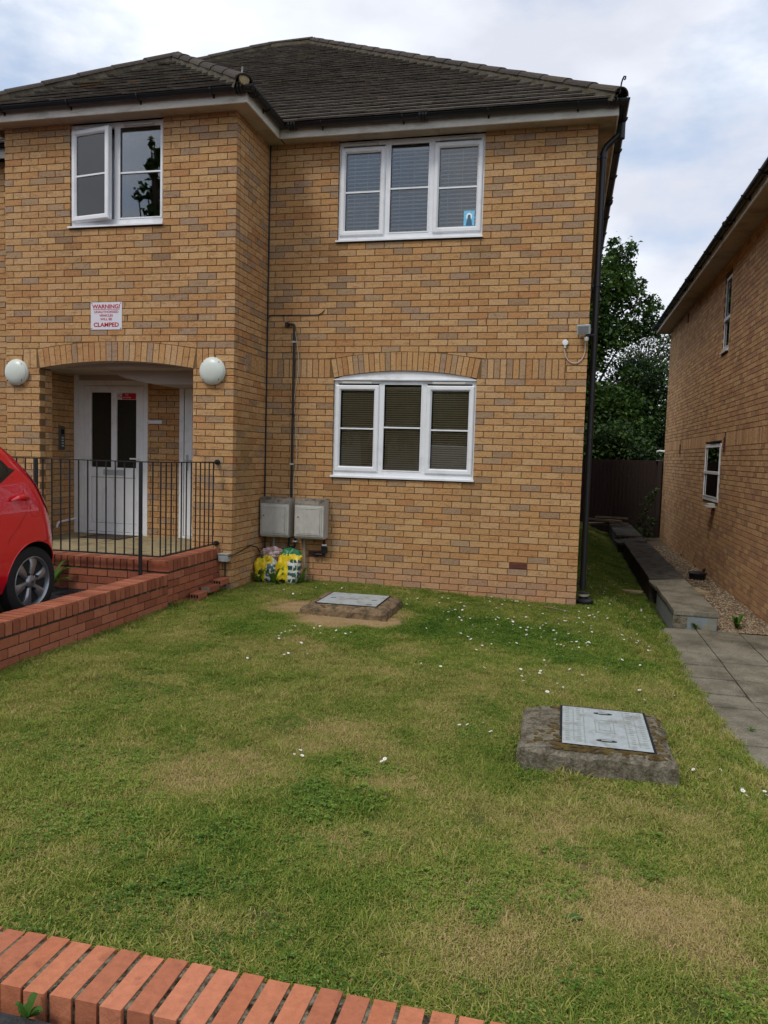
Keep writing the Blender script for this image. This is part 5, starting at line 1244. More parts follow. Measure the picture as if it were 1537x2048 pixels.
for y in (.95, 1.64, 2.74, 4.48, 6.2, 8.0): MB().box(NX - .003, NX + .03, y, y + .21, -.31, -.25).build('air_brick', M['airbrick'], nb)
Tn = wmat((NX, 5.96, 1.02), (0, -1, 0), (-1, 0, 0))
wn1 = window(nb, Tn, 1.43, .98, [(.07, 1.36, 'f')], barz=.5, bar=False, y=.0, sill=False)
MB().box(.05, 1.38, -.012, .05, .46, .51).build('transom', M['upvc'], wn1, bevel=.003)
Tn = wmat((NX, 5.0, 3.5), (0, -1, 0), (-1, 0, 0))
wn2 = window(nb, Tn, .54, 1.22, [(.05, .49, 'f')], bar=False, y=.02)
MB().box(.05, .49, .0, .05, .50, .56).build('transom', M['upvc'], wn2, bevel=.003)
fv = MB(); fv.box(NX - .14, NX, 4.68, 5.0, .93, .96); fv.box(NX - .1, NX, 4.72, 4.96, .96, .995); fv.build('flue_hood', M['meter'], nb, bevel=.004)
MB().box(NX - .015, NX + .02, 4.62, 5.5, 2.0221, 2.045).build('lintel_gap', M['dark'], nb)
tag(MB().tube([(NX + .04, NY1 - .1, 1.93), (NX - .1, NY1 + .05, 1.95), (NX - .18, NY1 + .02, 1.93)], .025, 8).build('security_light', M['upvc'], smooth=True), 'small white light fitting at the far corner of the neighbouring wall', 'light')
NOV = .32
b = MB(); b.box(NX - NOV, NX - NOV + .02, NY0 - .3, NY1 + .3, NZ - .03, NZ + .12); b.box(NX - NOV + .02, 9, NY1 + .28, NY1 + .3, NZ - .03, NZ + .12); b.build('fascia', M['fascia'], nb)
for a, c in ((NY0 - .3, 1.6), (1.6, 3.6), (3.6, 6.0), (6.0, 8.4), (8.4, NY1 + .28)): MB().box(NX - NOV + .021, NX + .02, a + .0015, c - .0015, NZ - .02, NZ - .008).build('soffit_board', M['soffit'], nb)
MB().box(NX + .02, 9, NY1 - .02, NY1 + .27, NZ - .02, NZ - .008).build('soffit_board', M['soffit'], nb)
gutter([(NX - NOV - .056, NY0 - .3), (NX - NOV - .056, NY1 + .3)][::-1] if False else [(NX - NOV - .056, NY0 - .3), (NX - NOV - .056, NY1 + .36)], nb, ztop=NZ + .10, unions=(((NX - NOV - .056, 3.0), (0, 1)), ((NX - NOV - .056, 6.5), (0, 1))))
MB().box(NX - NOV + .02, 9, NY0 - .3, NY0 - .28, NZ - .03, NZ + .12).build('fascia', M['fascia'], nb); MB().box(NX + .02, 9, NY0 - .279, NY0 + .02, NZ - .02, NZ - .008).build('soffit_board', M['soffit'], nb)
rf = MB(); ex = NX - NOV - .06; ez = NZ + .1; W_ = 9.3 - ex; yb0, yb1 = NY0 - .3, NY1 + .4; H_ = W_ / 2
rf.add([(ex, yb0, ez), (ex, yb1, ez), (9.3, yb0, ez), (9.3, yb1, ez), (ex + H_, yb0 + H_, ez + H_ * tp), (ex + H_, yb1 - H_, ez + H_ * tp)], [(0, 1, 5, 4), (2, 4, 5, 3), (0, 4, 2), (1, 3, 5), (0, 2, 3, 1)])
nro = rf.build('roof', M['dark'], nb)
PN = Pieces(); tileplane(PN, (ex, yb1, ez), (0, -1, 0), (1, 0, 0), yb1 - yb0, H_ / c_, lambda s_: s_ * c_, lambda s_: yb1 - yb0 - s_ * c_, sl)
PN.build('roof_tile', 'roof_tiles', M['tile'], nro, limit=150)

# ------------------------------------------------------------ foliage
def leaves(blobs, n, size, seed, m_, name, parent, flat=.6, aspect=.62, gap=0):
    g = np.random.default_rng(seed); tot = sum(b[3] * b[4] * b[5] for b in blobs); C_ = []; 
    for (x, y, z, rx, ry, rz_) in blobs:
        k = int(n * rx * ry * rz_ / tot); d = g.normal(size=(k, 3)); d /= np.linalg.norm(d, axis=1)[:, None]; r_ = g.random(k) ** .45
        # clump onto twigs
        nt = max(6, k // 16); tw = g.normal(size=(nt, 3)); tw /= np.linalg.norm(tw, axis=1)[:, None]; tw *= (g.random(nt) ** .38)[:, None]
        idx = g.integers(0, nt, k); sp = gap or .16; p = tw[idx] + g.normal(size=(k, 3)) * sp
        C_.append(np.array([x, y, z]) + p * np.array([rx, ry, rz_]))
    c = np.concatenate(C_); k = len(c)
    nrm = g.normal(size=(k, 3)); nrm[:, 2] = np.abs(nrm[:, 2]) + flat; nrm /= np.linalg.norm(nrm, axis=1)[:, None]
    t = np.cross(nrm, g.normal(size=(k, 3))); t /= np.linalg.norm(t, axis=1)[:, None]; b = np.cross(nrm, t)
    s_ = size * (.6 + .8 * g.random(k))[:, None]; bend = nrm * s_ * .18
    P0 = c - t * s_ * .5; P1 = c + b * s_ * aspect * .5 + bend; P2 = c + t * s_ * .5; P3 = c - b * s_ * aspect * .5 + bend
    V = np.stack([P0, P1, P2, P3], 1).reshape(-1, 3); me = bpy.data.meshes.new(name); me.vertices.add(len(V)); me.vertices.foreach_set('co', V.astype(np.float32).ravel())
    me.loops.add(k * 4); me.loops.foreach_set('vertex_index', np.arange(k * 4, dtype=np.int32)); me.polygons.add(k); me.polygons.foreach_set('loop_start', np.arange(0, k * 4, 4, dtype=np.int32)); me.update(calc_edges=True)
    me.materials.append(m_); o = bpy.data.objects.new(name, me); COL.objects.link(o); o.parent = parent; o['kind'] = 'stuff'; return o
def tree(name, label, x, y, z, h, blobs, n, size, m_, seed, tr=.16, cat='tree', limbs=14, top=None, group=None, gap=0):
    t = thing(name, label, cat, (x, y, z), group=group); rr = random.Random(seed); mb = MB(); th = top or h * .8
    pts = [(0.04 * math.sin(k * 1.3) * k, .03 * math.cos(k) * k, th * k / 8) for k in range(9)]
    mb.tube(pts, [tr * (1 - .85 * k / 8) for k in range(9)], 10)
    for k in range(limbs):
        b = rr.choice(blobs); z0 = min(th * .95, max(.15 * h, b[2] * rr.uniform(.45, .85))); kk = min(8, int(z0 / th * 8)); p0 = Vector(pts[kk]); p0.z = z0
        p1 = Vector((b[0] + rr.uniform(-.6, .6) * b[3], b[1] + rr.uniform(-.6, .6) * b[4], b[2] + rr.uniform(-.3, .7) * b[5])); pm = (p0 + p1) / 2 + Vector((0, 0, rr.uniform(-.1, .25)))
        r0_ = tr * .38 * (1 - .5 * z0 / h); mb.tube([p0, pm, p1], [r0_, r0_ * .6, r0_ * .18], 6)
    mb.build('trunk', M['bark'], t, smooth=True)
    leaves(blobs, n, size, seed, m_, 'crown', t, gap=gap); return t
# oak behind the fence (crown lobes relative to its base)
tree('oak_tree', 'tall leafy oak behind the dark fence, partly hidden by the house', .6, 16.5, .0, 8.8,
     [(.75, 0, 8.0, .55, .6, .62), (.25, 0, 7.1, .95, .9, .75), (1.1, .2, 6.9, .62, .6, .5), (1.55, 0, 6.45, .45, .5, .42), (-.6, 0, 6.2, 1.2, 1.1, .9), (.7, -.1, 5.7, .85, .8, .6), (1.75, .1, 5.85, .38, .5, .4), (-.3, 0, 5.0, 1.0, .9, .7), (.55, 0, 3.4, 1.15, 1.0, .8), (-.6, 0, 3.4, 1.3, 1.0, .9), (.9, 0, 2.4, 1.2, 1.0, .8), (-.4, -.2, 2.0, 1.3, 1.0, .8), (-2.0, 0, 5, 1.4, 1.2, 1.5), (1.2, .1, 4.45, .5, .5, .3)],
     46000, .135, M['leaf_oak'], 3, tr=.2, limbs=26)
tree('dark_tree', 'dense dark tree behind the fence beside the neighbouring house', 2.3, 17.5, 0, 6.0,
     [(.2, 0, 4.3, 1.1, .9, .75), (-.5, 0, 3.2, 1.1, .9, .9), (.7, 0, 3.1, 1.2, .9, .9), (0, 0, 2.0, 1.5, 1, .9), (1.2, 0, 2.0, 1.2, 1, .9)], 22000, .11, M['leaf_dark'], 8, tr=.13, limbs=20)
tree('pale_tree', 'thin pale-leaved tree with bare twig tips behind the dark tree', 2.5, 20.0, 0, 7.4,
     [(.1, 0, 6.0, 1.0, .8, .8), (-.6, 0, 5.2, .9, .8, .7), (.8, 0, 5.3, .9, .8, .8), (1.2, 0, 6.1, .8, .7, .8), (.0, 0, 4.2, 1.4, 1, .8)], 7000, .10, M['leaf_pale'], 12, tr=.1, limbs=60, gap=.3)
tree('laurel_hedge', 'dark leafy shrub mass directly behind the fence on the left', -.3, 14.6, 0, 3.2, [(-1.2, 0, 1.3, 1.3, .7, 1.1), (.6, 0, 1.2, 1.2, .7, 1.0), (2.1, .2, 1.3, 1.1, .7, 1.0), (1.4, 0, 2.3, .8, .6, .6)], 24000, .11, M['leaf_dark'], 21, tr=.06, cat='shrub', limbs=16, top=1.6)
tree('ivy_shrub', 'small climbing shrub with shiny leaves at the foot of the fence post', 2.02, 11.3, -.28, 1.5, [(.0, 0, .35, .28, .2, .3), (.12, .1, .8, .2, .15, .35), (.2, .1, 1.2, .1, .1, .2), (-.1, -.1, .15, .4, .25, .12)], 380, .085, M['leaf_dark'], 5, tr=.012, cat='shrub', limbs=10, top=1.1)
# what stands across the street behind the camera (seen only in the window glass)
tree('conifer_tree', 'tall dark conifer across the street mirrored in the upper left window', -13.6, -16.5, 0, 12, [(-.1, 0, 11.3, .25, .3, .6), (.15, 0, 10.6, .5, .5, .5), (-.3, 0, 9.9, .55, .6, .4), (.5, 0, 9.2, .8, .8, .6), (-.5, 0, 8.0, 1.4, 1.3, .9), (.3, 0, 6.2, 1.8, 1.8, 1.2), (-.2, 0, 4.2, 2.2, 2, 1.4), (0, 0, 2.4, 2.3, 2.2, 1.3)], 20000, .26, M['leaf_oak'], 31, tr=.25, limbs=24)
for i, (x, y, h, lab) in enumerate(((-9.5, -27, 7.5, 'broad garden tree across the street, the left one of three'), (-3.0, -29, 6.5, 'round garden tree across the street, the middle one of three'), (3.5, -27, 8, 'tall garden tree across the street, the right one of three'))):
    tree('garden_tree', lab, x, y, 0, h, [(0, 0, h * .72, 2.6, 2.2, h * .24), (-1.6, 0, h * .5, 2.2, 2, h * .2), (1.7, 0, h * .5, 2.2, 2, h * .22)], 6000, .34, M['leaf_oak'], 40 + i, tr=.2)
hs = thing('rendered_house', 'pale rendered house with dark roof across the street', 'house', (-4, -34, 0)); m_w = MB().box(-13, 13, -4, 4, 0, 5.2); hw_ = m_w.build('wall', M['white_render'], hs)
MB().prism([(-4.5, 5.2), (4.5, 5.2), (0, 8)], 'x', -13.4, 13.4).build('roof', M['dark'], hs)
for k in range(-4, 5):
    for z_ in (1.0, 3.5):
        wq = MB().box(k * 2.8 - .7, k * 2.8 + .7, 4.0, 4.04, z_, z_ + 1.2).build('window', M['upvc'], hs); MB().box(k * 2.8 - .6, k * 2.8 + .6, 4.041, 4.05, z_ + .1, z_ + 1.1).build('pane', M['glass_obscure'], wq)
vn = thing('white_van', 'white van parked across the street behind the photographer', 'van', (-3.2, -21, .08))
vb = MB(); vb.prism([(-2.3, .35), (2.3, .35), (2.35, .95), (1.9, 1.15), (1.35, 1.95), (-2.25, 2.0), (-2.35, 1.0)], 'y', -.9, .9); vb.build('body', M['white_render'], vn, bevel=.05)
MB().prism([(1.0, 1.2), (1.78, 1.2), (1.32, 1.8), (1.0, 1.8)], 'y', .901, .91).build('side_window', M['glass_obscure'], vn)
for a in (-1.4, 1.45):
    for s_ in (-1, 1): MB().lathe([(.2, -.1), (.32, -.1), (.33, 0), (.32, .1), (.2, .1)], Matrix.Translation((a, s_ * .82, .33)) @ Matrix.Rotation(R(90), 4, 'X'), 20).build('wheel', M['tyre'], vn)

# ------------------------------------------------------------ the red car
ANG = R(-90); lat = Vector((-math.sin(ANG), math.cos(ANG), 0))
wc = Vector((-4.37, -3.335, .20)); org = wc - lat * .765
car = thing('parked_car', 'red hatchback parked on the forecourt beside the low brick wall, only its rear in view', 'car', org, ANG)
car.scale = (1.07, 1.05, 1.06)
ROWS = [(.20, .66, -.16, 2.92), (.24, .74, -.27, 3.0), (.33, .785, -.31, 3.04), (.45, .80, -.325, 3.05), (.58, .805, -.315, 3.03), (.73, .80, -.29, 2.98), (.86, .79, -.26, 2.80), (.95, .775, -.23, 2.52), (1.06, .755, -.17, 2.22), (1.17, .715, -.095, 2.02), (1.28, .672, .0, 1.85), (1.39, .625, .12, 1.66), (1.455, .57, .24, 1.52), (1.485, .50, .32, 1.44), (1.51, .30, .36, 1.38), (1.52, .0, .38, 1.34)]
def crow(z):
    for a, b in zip(ROWS, ROWS[1:]):
        if a[0] <= z <= b[0]:
            t = (z - a[0]) / (b[0] - a[0]); return tuple(a[i] + (b[i] - a[i]) * t for i in range(4))
    return ROWS[-1]
def cpt(z, s_, W=None):
    """s_: -1..0 rear cap (centre to corner), 0..1 side, 1..2 front cap"""
    _, w, xr, xf = crow(z); cr_ = min(.24, w * .9); cl = .26
    if s_ < 0:
        u = s_ + 1     # 0 centre .. 1 corner end
        if u < .45: f = u / .45; return Vector((xr - .13 + .085 * f * f, f * (w - cr_), z))
        th = (u - .45) / .55 * math.pi / 2
        return Vector((xr + .215 - .26 * math.cos(th) ** 1.0, (w - cr_) + cr_ * math.sin(th), z))
    if s_ <= 1: return Vector((xr + .215 + (xf - xr - .215 - .3) * s_, w + .012 * math.sin(math.pi * s_), z))
    u = s_ - 1
    th = u * math.pi / 2; return Vector((xf - .3 + .34 * math.sin(th), w * math.cos(th) ** .7 if th < math.pi / 2 - .001 else 0, z))
SS = [-1, -.85, -.7, -.55, -.48, -.4, -.32, -.24, -.16, -.08, 0, .08, .16, .25, .35, .45, .55, .65, .75, .85, .95, 1, 1.2, 1.4, 1.6, 1.8, 2]
ZZ = []
for a, b in zip(ROWS, ROWS[1:]): ZZ += [a[0], (a[0] + b[0]) / 2]
ZZ.append(ROWS[-1][0])
bm = bmesh.new(); G = {}
for side in (1, -1):
    for j, z_ in enumerate(ZZ):
        for i, s_ in enumerate(SS):
            p = cpt(z_, s_)
            if (p.y < 1e-4) and side == -1: G[-1, j, i] = G[1, j, i]; continue
            G[side, j, i] = bm.verts.new((p.x, p.y * side, p.z))
for side in (1, -1):
    for j in range(len(ZZ) - 1):
        for i in range(len(SS) - 1):
            q = [G[side, j, i], G[side, j, i + 1], G[side, j + 1, i + 1], G[side, j + 1, i]]
            u = list(dict.fromkeys(q))
            if len(u) >= 3:
                try: bm.faces.new(u)
                except ValueError: pass
bt_ = [G[1, 0, i] for i in range(len(SS))] + [G[-1, 0, i] for i in range(len(SS) - 2, 0, -1)]
bm.faces.new(bt_)
tp_ = list(dict.fromkeys([G[1, len(ZZ) - 1, i] for i in range(len(SS))]))
bmesh.ops.remove_doubles(bm, verts=bm.verts, dist=.0004)
bmesh.ops.recalc_face_normals(bm, faces=bm.faces)
me = bpy.data.meshes.new('body'); bm.to_mesh(me); bm.free(); me.materials.append(M['carpaint']); me.materials.append(M['dark'])
body = bpy.data.objects.new('body', me); COL.objects.link(body)
cut = MB()
for xx in (0.0, 2.38):
    for s_ in (-1, 1): cut.lathe([(.308, -.2), (.315, .2)], Matrix.Translation((xx + .01, s_ * .76, .30)) @ Matrix.Rotation(R(90 if s_ < 0 else -90), 4, 'X'), 48)
co_ = cut.build('cutter', M['dark']); co_.data.materials.append(M['dark'])
md = body.modifiers.new('b', 'BOOLEAN'); md.operation = 'DIFFERENCE'; md.object = co_; md.solver = 'EXACT'
dg = bpy.context.evaluated_depsgraph_get(); dg.update()
nm_ = bpy.data.meshes.new_from_object(body.evaluated_get(dg)); body.modifiers.clear(); body.data = nm_; nm_.name = 'body'
bpy.data.objects.remove(co_)
nm_.materials.clear(); nm_.materials.append(M['carpaint']); nm_.materials.append(M['dark'])
bm = bmesh.new(); bm.from_mesh(nm_)
for f in bm.faces:
    f.smooth = True; c = f.calc_center_median(); f.material_index = 0
    for xx in (0, 2.38):
        if math.hypot(c.x - xx, c.z - .30) < .33 and abs(c.y) < .79 and c.z > .2 : 
            if abs(f.normal.y) > .9 and abs(c.y) < .7 or math.hypot(f.normal.x, f.normal.z) > .8 and abs(math.hypot(c.x - xx - .01, c.z - .30) - .311) < .02: f.material_index = 1
    if f.normal.z < -.9 and c.z < .25: f.material_index = 1
for e in bm.edges:
    if len(e.link_faces) == 2 and e.calc_face_angle(0) > R(32): e.smooth = False
bm.to_mesh(nm_); bm.free(); body.parent = car
for xx in (0, 2.38):
    for s_ in (1, -1):
        Mx = Matrix.Translation((xx, s_ * .735, .285)) @ Matrix.Rotation(R(-90 * s_), 4, 'X')
        wh = MB().lathe([(.200, -.09), (.262, -.085), (.279, -.07), (.285, -.04), (.285, -.01), (.279, .022), (.262, .034), (.225, .038), (.202, .032), (.198, .0)], Mx, 48).build('wheel', M['tyre'], car, smooth=True)
        MB().lathe([(.19, -.08), (.197, -.02), (.203, .020), (.203, .032), (.196, .035), (.186, .022), (.182, -.02), (.182, -.08)], Mx, 48).build('rim', M['alloy'], wh, smooth=True)
        MB().lathe([(.0, -.06), (.185, -.055), (.185, -.05), (.0, -.045)], Mx, 32).build('brake_backing', M['dark'], wh)
        sp = MB(); n = 7
        for k in range(6):
            a0 = 2 * math.pi * k / 6 + .3
            V = []
            for (r_, wd, z_) in ((.03, .5, .012), (.09, .30, .022), (.15, .25, .026), (.187, .27, .018)):
                for q in (-1, -.55, .55, 1): V.append(Mx @ Vector((r_ * math.cos(a0 + q * wd), r_ * math.sin(a0 + q * wd), z_ - (.012 if abs(q) == 1 else 0))))
            for (r_, wd, z_) in ((.03, .5, -.01), (.09, .30, 0.0), (.15, .25, .0), (.187, .27, -.005)):
                for q in (-1, 1): V.append(Mx @ Vector((r_ * math.cos(a0 + q * wd), r_ * math.sin(a0 + q * wd), z_)))
            F = []
            for i in range(3):
                for j in range(3): F.append((i * 4 + j, i * 4 + j + 1, (i + 1) * 4 + j + 1, (i + 1) * 4 + j))
                F.append((16 + 2 * i, i * 4, (i + 1) * 4, 18 + 2 * i)); F.append((17 + 2 * i, 19 + 2 * i, (i + 1) * 4 + 3, i * 4 + 3))
            sp.add(V, F)
            o = MB(); o.add(V, F); o.build('spoke', M['alloy'], wh, smooth=True)
        MB().lathe([(.052, -.02), (.056, .012), (.045, .022), (.03, .03), (.0, .032)], Mx, 24).build('hub_cap', M['alloy'], wh, smooth=True)
        MB().add([Mx @ Vector(p) for p in ((-.016, -.012, .0335), (-.010, -.012, .0335), (-.006, -.003, .0335), (.006, -.001, .0335), (.003, -.012, .0335), (.009, -.012, .0335), (.016, .012, .0335), (.010, .012, .0335), (.008, .004, .0335), (-.004, .002, .0335), (-.001, .012, .0335), (-.007, .012, .0335))], [tuple(range(12))]).build('badge', M['dark'], wh, fix=False)
        for k in range(4):
            a0 = 2 * math.pi * k / 4 + .5; MB().lathe([(.011, 0), (.011, .024)], Mx @ Matrix.Translation((.070 * math.cos(a0), .070 * math.sin(a0), .004)), 8).build('wheel_nut', M['dark'], wh)
def spt(x, z, off=.004, side=1):
    """point on the flank at length x"""
    _, w, xr, xf = crow(z); s_ = (x - xr - .215) / (xf - xr - .515)
    if s_ >= 0: p = cpt(z, min(s_, 1))
    else:
        c = max(-1, min(1, (xr + .215 - x) / .26)); th = math.acos(c); cr_ = .24; p = Vector((x, w - cr_ + cr_ * math.sin(th), z))
    dz = cpt(min(z + .03, 1.5), max(0, min(1, s_))).y - cpt(z, max(0, min(1, s_))).y
    n_ = Vector((0 if s_ > 0 else -(.5), 1, -dz / .03 if dz else 0)).normalized(); p = p + n_ * off; return Vector((p.x, p.y * side, p.z))
def flankpanel(poly, name, m_, side=1, off=.004, sub=6, th=.0):
    """polygon (x,z) draped on the flank, triangulated as a fan of strips between z levels"""
    bm = bmesh.new(); vs_ = [bm.verts.new((x, 0, z)) for x, z in poly]; f = bm.faces.new(vs_)
    bmesh.ops.triangulate(bm, faces=[f]); bmesh.ops.subdivide_edges(bm, edges=bm.edges[:], cuts=sub, use_grid_fill=True)
    for v in bm.verts: v.co = spt(v.co.x, v.co.z, off, side)
    r_ = bmesh.ops.solidify(bm, geom=bm.faces[:], thickness=.004)
    bmesh.ops.recalc_face_normals(bm, faces=bm.faces)
    for f in bm.faces: f.smooth = True
    me = bpy.data.meshes.new(name); bm.to_mesh(me); bm.free(); me.materials.append(m_); o = bpy.data.objects.new(name, me); COL.objects.link(o); o.parent = car; return o
for s_ in (1, -1):
    flankpanel([(.135, 1.175), (.19, 1.19), (.42, 1.425), (1.35, 1.435), (2.02, 1.05), (.42, 1.035)], 'window_surround', M['black'], s_, .003)
    flankpanel([(.205, 1.165), (.42, 1.385), (.86, 1.40), (.86, 1.075), (.42, 1.06)], 'side_window', M['glass_obscure'], s_, .009)
    flankpanel([(.93, 1.075), (.93, 1.40), (1.33, 1.395), (1.9, 1.075)], 'side_window', M['glass_obscure'], s_, .009)
    flankpanel([(-.06, 1.19), (-.02, 1.15), (-.09, 1.02), (-.14, .90), (-.235, .80), (-.27, .82), (-.262, .93), (-.22, 1.06), (-.14, 1.16)], 'tail_light', M['taillight'], s_, .006)
    hd = MB(); pts = [spt(.06 + .2 * t, .945 + .02 * math.sin(math.pi * t), .010 + .032 * math.sin(math.pi * t) ** .6, s_) for t in [k / 8 for k in range(9)]]; hd.tube(pts, [.010, .015, .017, .017, .017, .017, .017, .015, .010], 8); hd.build('door_handle', M['carpaint'], car, smooth=True)
    for pl_, nm in (([(.20, 1.13), (.10, 1.04), (.085, .92), (.10, .84), (.20, .74), (.30, .66), (.345, .55)], 'door_seam'), ([(.90, 1.05), (.92, .6), (.9, .3)], 'door_seam'), ([(.345, .28), (1.9, .28)], 'sill_seam')):
        MB().tube([spt(a, b, -.0015, s_) for a, b in pl_], .0028, 5).build(nm, M['dark'], car)
    MB().tube([spt(a, b, .0, s_) for a, b in ((-.30, .62), (-.18, .63), (-.10, .60), (0, .62))], .003, 5).build('bumper_seam', M['dark'], car)
    fc = [(.0 + .055 * math.cos(a), .86 + .055 * math.sin(a)) for a in [2 * math.pi * k / 16 for k in range(17)]]
    MB().tube([spt(a, b, -.0012, s_) for a, b in fc], .002, 5).build('fuel_flap_seam', M['dark'], car)
    MB().tube([Vector((.01 + .314 * math.cos(a), s_ * (spt(.01 + .314 * math.cos(a), max(.2, .30 + .314 * math.sin(a)), 0).y - .001), .30 + .314 * math.sin(a))) for a in [R(-12 + 186 * k / 30) for k in range(31)]], .005, 6).build('arch_lip', M['carpaint'], car, smooth=True)
rw = MB(); V = []; F = []
for j, z_ in enumerate((1.06, 1.17, 1.28, 1.38)):
    for k in range(9):
        s_ = -1 + .5 * abs(k - 4) / 4; p = cpt(z_, s_); V.append((p.x - .006, p.y * (1 if k > 4 else -1), p.z + .004))
for j in range(3):
    for k in range(8): F.append((j * 9 + k, j * 9 + k + 1, (j + 1) * 9 + k + 1, (j + 1) * 9 + k))
rw.add(V, F); rw.build('rear_window', M['glass_obscure'], car, smooth=True)
MB().tube([(-.40, y_, .40 - .02) for y_ in (-.5, -.2, .2, .5)], .02, 8).build('bumper_trim', M['black'], car)
MB().box(-.475, -.47, -.26, .26, .70, .81).build('number_plate', mat('yellow_plate', lin(214, 180, 40), .4), car)
for y_ in (-.735, .735): pass
# drain grate in the forecourt, and weeds
dg_ = thing('drain_grate', 'black metal drain grate set in tarmac beside the landing', 'drain grate', (-4.62, -2.32, .202), R(0))
MB().box(-.17, .17, -.14, .14, -.03, .003).build('grate_frame', M['blackpaint'], dg_, bevel=.003)
for k in range(6): MB().box(-.13 + k * .045, -.105 + k * .045, -.11, -.008, .0035, .005).build('grate_slot', M['dark'], dg_); MB().box(-.13 + k * .045, -.105 + k * .045, .008, .11, .0035, .005).build('grate_slot', M['dark'], dg_)
def weedplant(x, y, z, n, L, lab, seed, up=.5, w=.18):
    rr = random.Random(seed); t = thing('weed', lab, 'weed', (x, y, z))
    for k in range(n):
        a = rr.uniform(0, 6.28); l = L * rr.uniform(.5, 1); e = rr.uniform(.15, 1.2) * up; d = Vector((math.cos(a), math.sin(a), 0)); sd = Vector((-d.y, d.x, 0)); V = []; F = []
        for i in range(6):
            t_ = i / 5; p = d * l * t_ * .9 + Vector((0, 0, l * (e * math.sin(t_ * 2.0)) + .005)); ww = l * w * math.sin(math.pi * (.08 + .9 * t_)) ** .8 * (1 + .3 * math.sin(t_ * 16))
            V += [p + sd * ww + Vector((0, 0, ww * .4)), p, p - sd * ww + Vector((0, 0, ww * .4))]
        for i in range(5):
            for j in range(2): F.append((i * 3 + j, i * 3 + j + 1, (i + 1) * 3 + j + 1, (i + 1) * 3 + j))
        mb = MB().add(V, F); mb.build('leaf', M['weed'], t, smooth=True, fix=False)
weedplant(-4.98, -2.26, .2, 16, .30, 'tall leafy weed growing against the red brick landing', 3, 1.1, .13)
weedplant(-4.80, -2.62, .2, 9, .16, 'low weed growing through the tarmac near the drain', 5, .4)
weedplant(-1.30, -7.262, .163, 8, .05, 'small bright green weed at the foot of the front kerb', 7, 1.0, .3)
weedplant(.02, -6.42, .10, 12, .13, 'broad-leaved dandelion rosette in the foreground lawn', 11, .35)
weedplant(.10, -6.05, .08, 9, .09, 'small dandelion rosette in the dry foreground grass', 12, .35)
weedplant(-.35, -1.5, .0, 8, .08, 'dandelion rosette in the lush grass before the house', 13, .4)
weedplant(2.03, .62, -.25, 9, .18, 'straggly weed growing in the gravel by the neighbouring wall', 14, 1.2)
weedplant(1.33, -3.30, path_z(-3.3), 7, .06, 'tiny weed in a joint of the paved path', 31, .4)
weedplant(1.55, .37, -.25, 8, .10, 'weed at the foot of the nearest raised slab', 33, .9)
weedplant(.72, -5.05, -.02, 11, .10, 'leafy weed in the grass right of the concrete manhole', 15, .5)
for i, (x, y) in enumerate(((-3.56, -.32), (-3.50, -.40), (-3.30, -.42), (-3.02, -.28))):
    weedplant(x, y, .07, 12, .17, ('dark weed in the wall corner left of the bags', 'dark weed in front of the left bag', 'dark weed between the two bags', 'weed right of the bags by the duct')[i], 20 + i, 1.2, .15)
tag(MB().tube([(-.15, -.28, .02), (.05, -.42, .022), (.12, -.47, .02)], .006, 6).build('twig', M['wood']), 'thin dry twig on the grass in front of the wall base', 'twig')
tag(MB().lathe([(.0, 0), (.03, .006), (.034, .02), (.018, .034), (.0, .036)], Matrix.Translation((.27, -3.93, .0)) @ Matrix.Diagonal((1.2, .9, 1, 1)), 12).build('pebble', M['porchslab'], smooth=True), 'small pale stone in the grass behind the concrete manhole', 'stone')

# ------------------------------------------------------------ grass
src = bpy.data.collections.new('grass_sources'); src2 = bpy.data.collections.new('clover_sources')
def tuft(seed, n, R_, hmin, hmax, w):
    g = random.Random(seed); V = []; F = []
    for k in range(n):
        a = g.uniform(0, 6.28); r_ = R_ * math.sqrt(g.random()); x, y = r_ * math.cos(a), r_ * math.sin(a); h = g.uniform(hmin, hmax); ba = g.uniform(0, 6.28); lean = g.uniform(.3, 2.2) * h; ww = w * g.uniform(.6, 1.2)
        sx, sy = -math.sin(ba) * ww, math.cos(ba) * ww; dx, dy = math.cos(ba), math.sin(ba); n0 = len(V)
        V += [(x - sx, y - sy, -.006), (x + sx, y + sy, -.006), (x + dx * lean * .4 + sx * .8, y + dy * lean * .4 + sy * .8, h * .65), (x + dx * lean * .4 - sx * .8, y + dy * lean * .4 - sy * .8, h * .65), (x + dx * lean, y + dy * lean, h)]
        F += [(n0, n0 + 1, n0 + 2, n0 + 3), (n0 + 3, n0 + 2, n0 + 4)]
    for k in range(n // 4):          # moss and seedling leaves between the blades
        a = g.uniform(0, 6.28); r_ = R_ * math.sqrt(g.random()); x, y = r_ * math.cos(a), r_ * math.sin(a); h = g.uniform(.002, .012); q = g.uniform(.0018, .0042); b = g.uniform(0, 6.28); c, s_ = math.cos(b) * q, math.sin(b) * q; n0 = len(V)
        V += [(x - c, y - s_, h), (x - s_ * .7, y + c * .7, h + .001), (x + c, y + s_, h + g.uniform(-.002, .003)), (x + s_ * .7, y - c * .7, h + .001)]; F.append((n0, n0 + 1, n0 + 2, n0 + 3))
    me = bpy.data.meshes.new('grass_tuft'); me.from_pydata(V, [], F); me.materials.append(M['grass']); o = bpy.data.objects.new('grass_tuft', me); return o
for s_ in range(6): src.objects.link(tuft(s_, 130, .075, .005, .019, .0015))
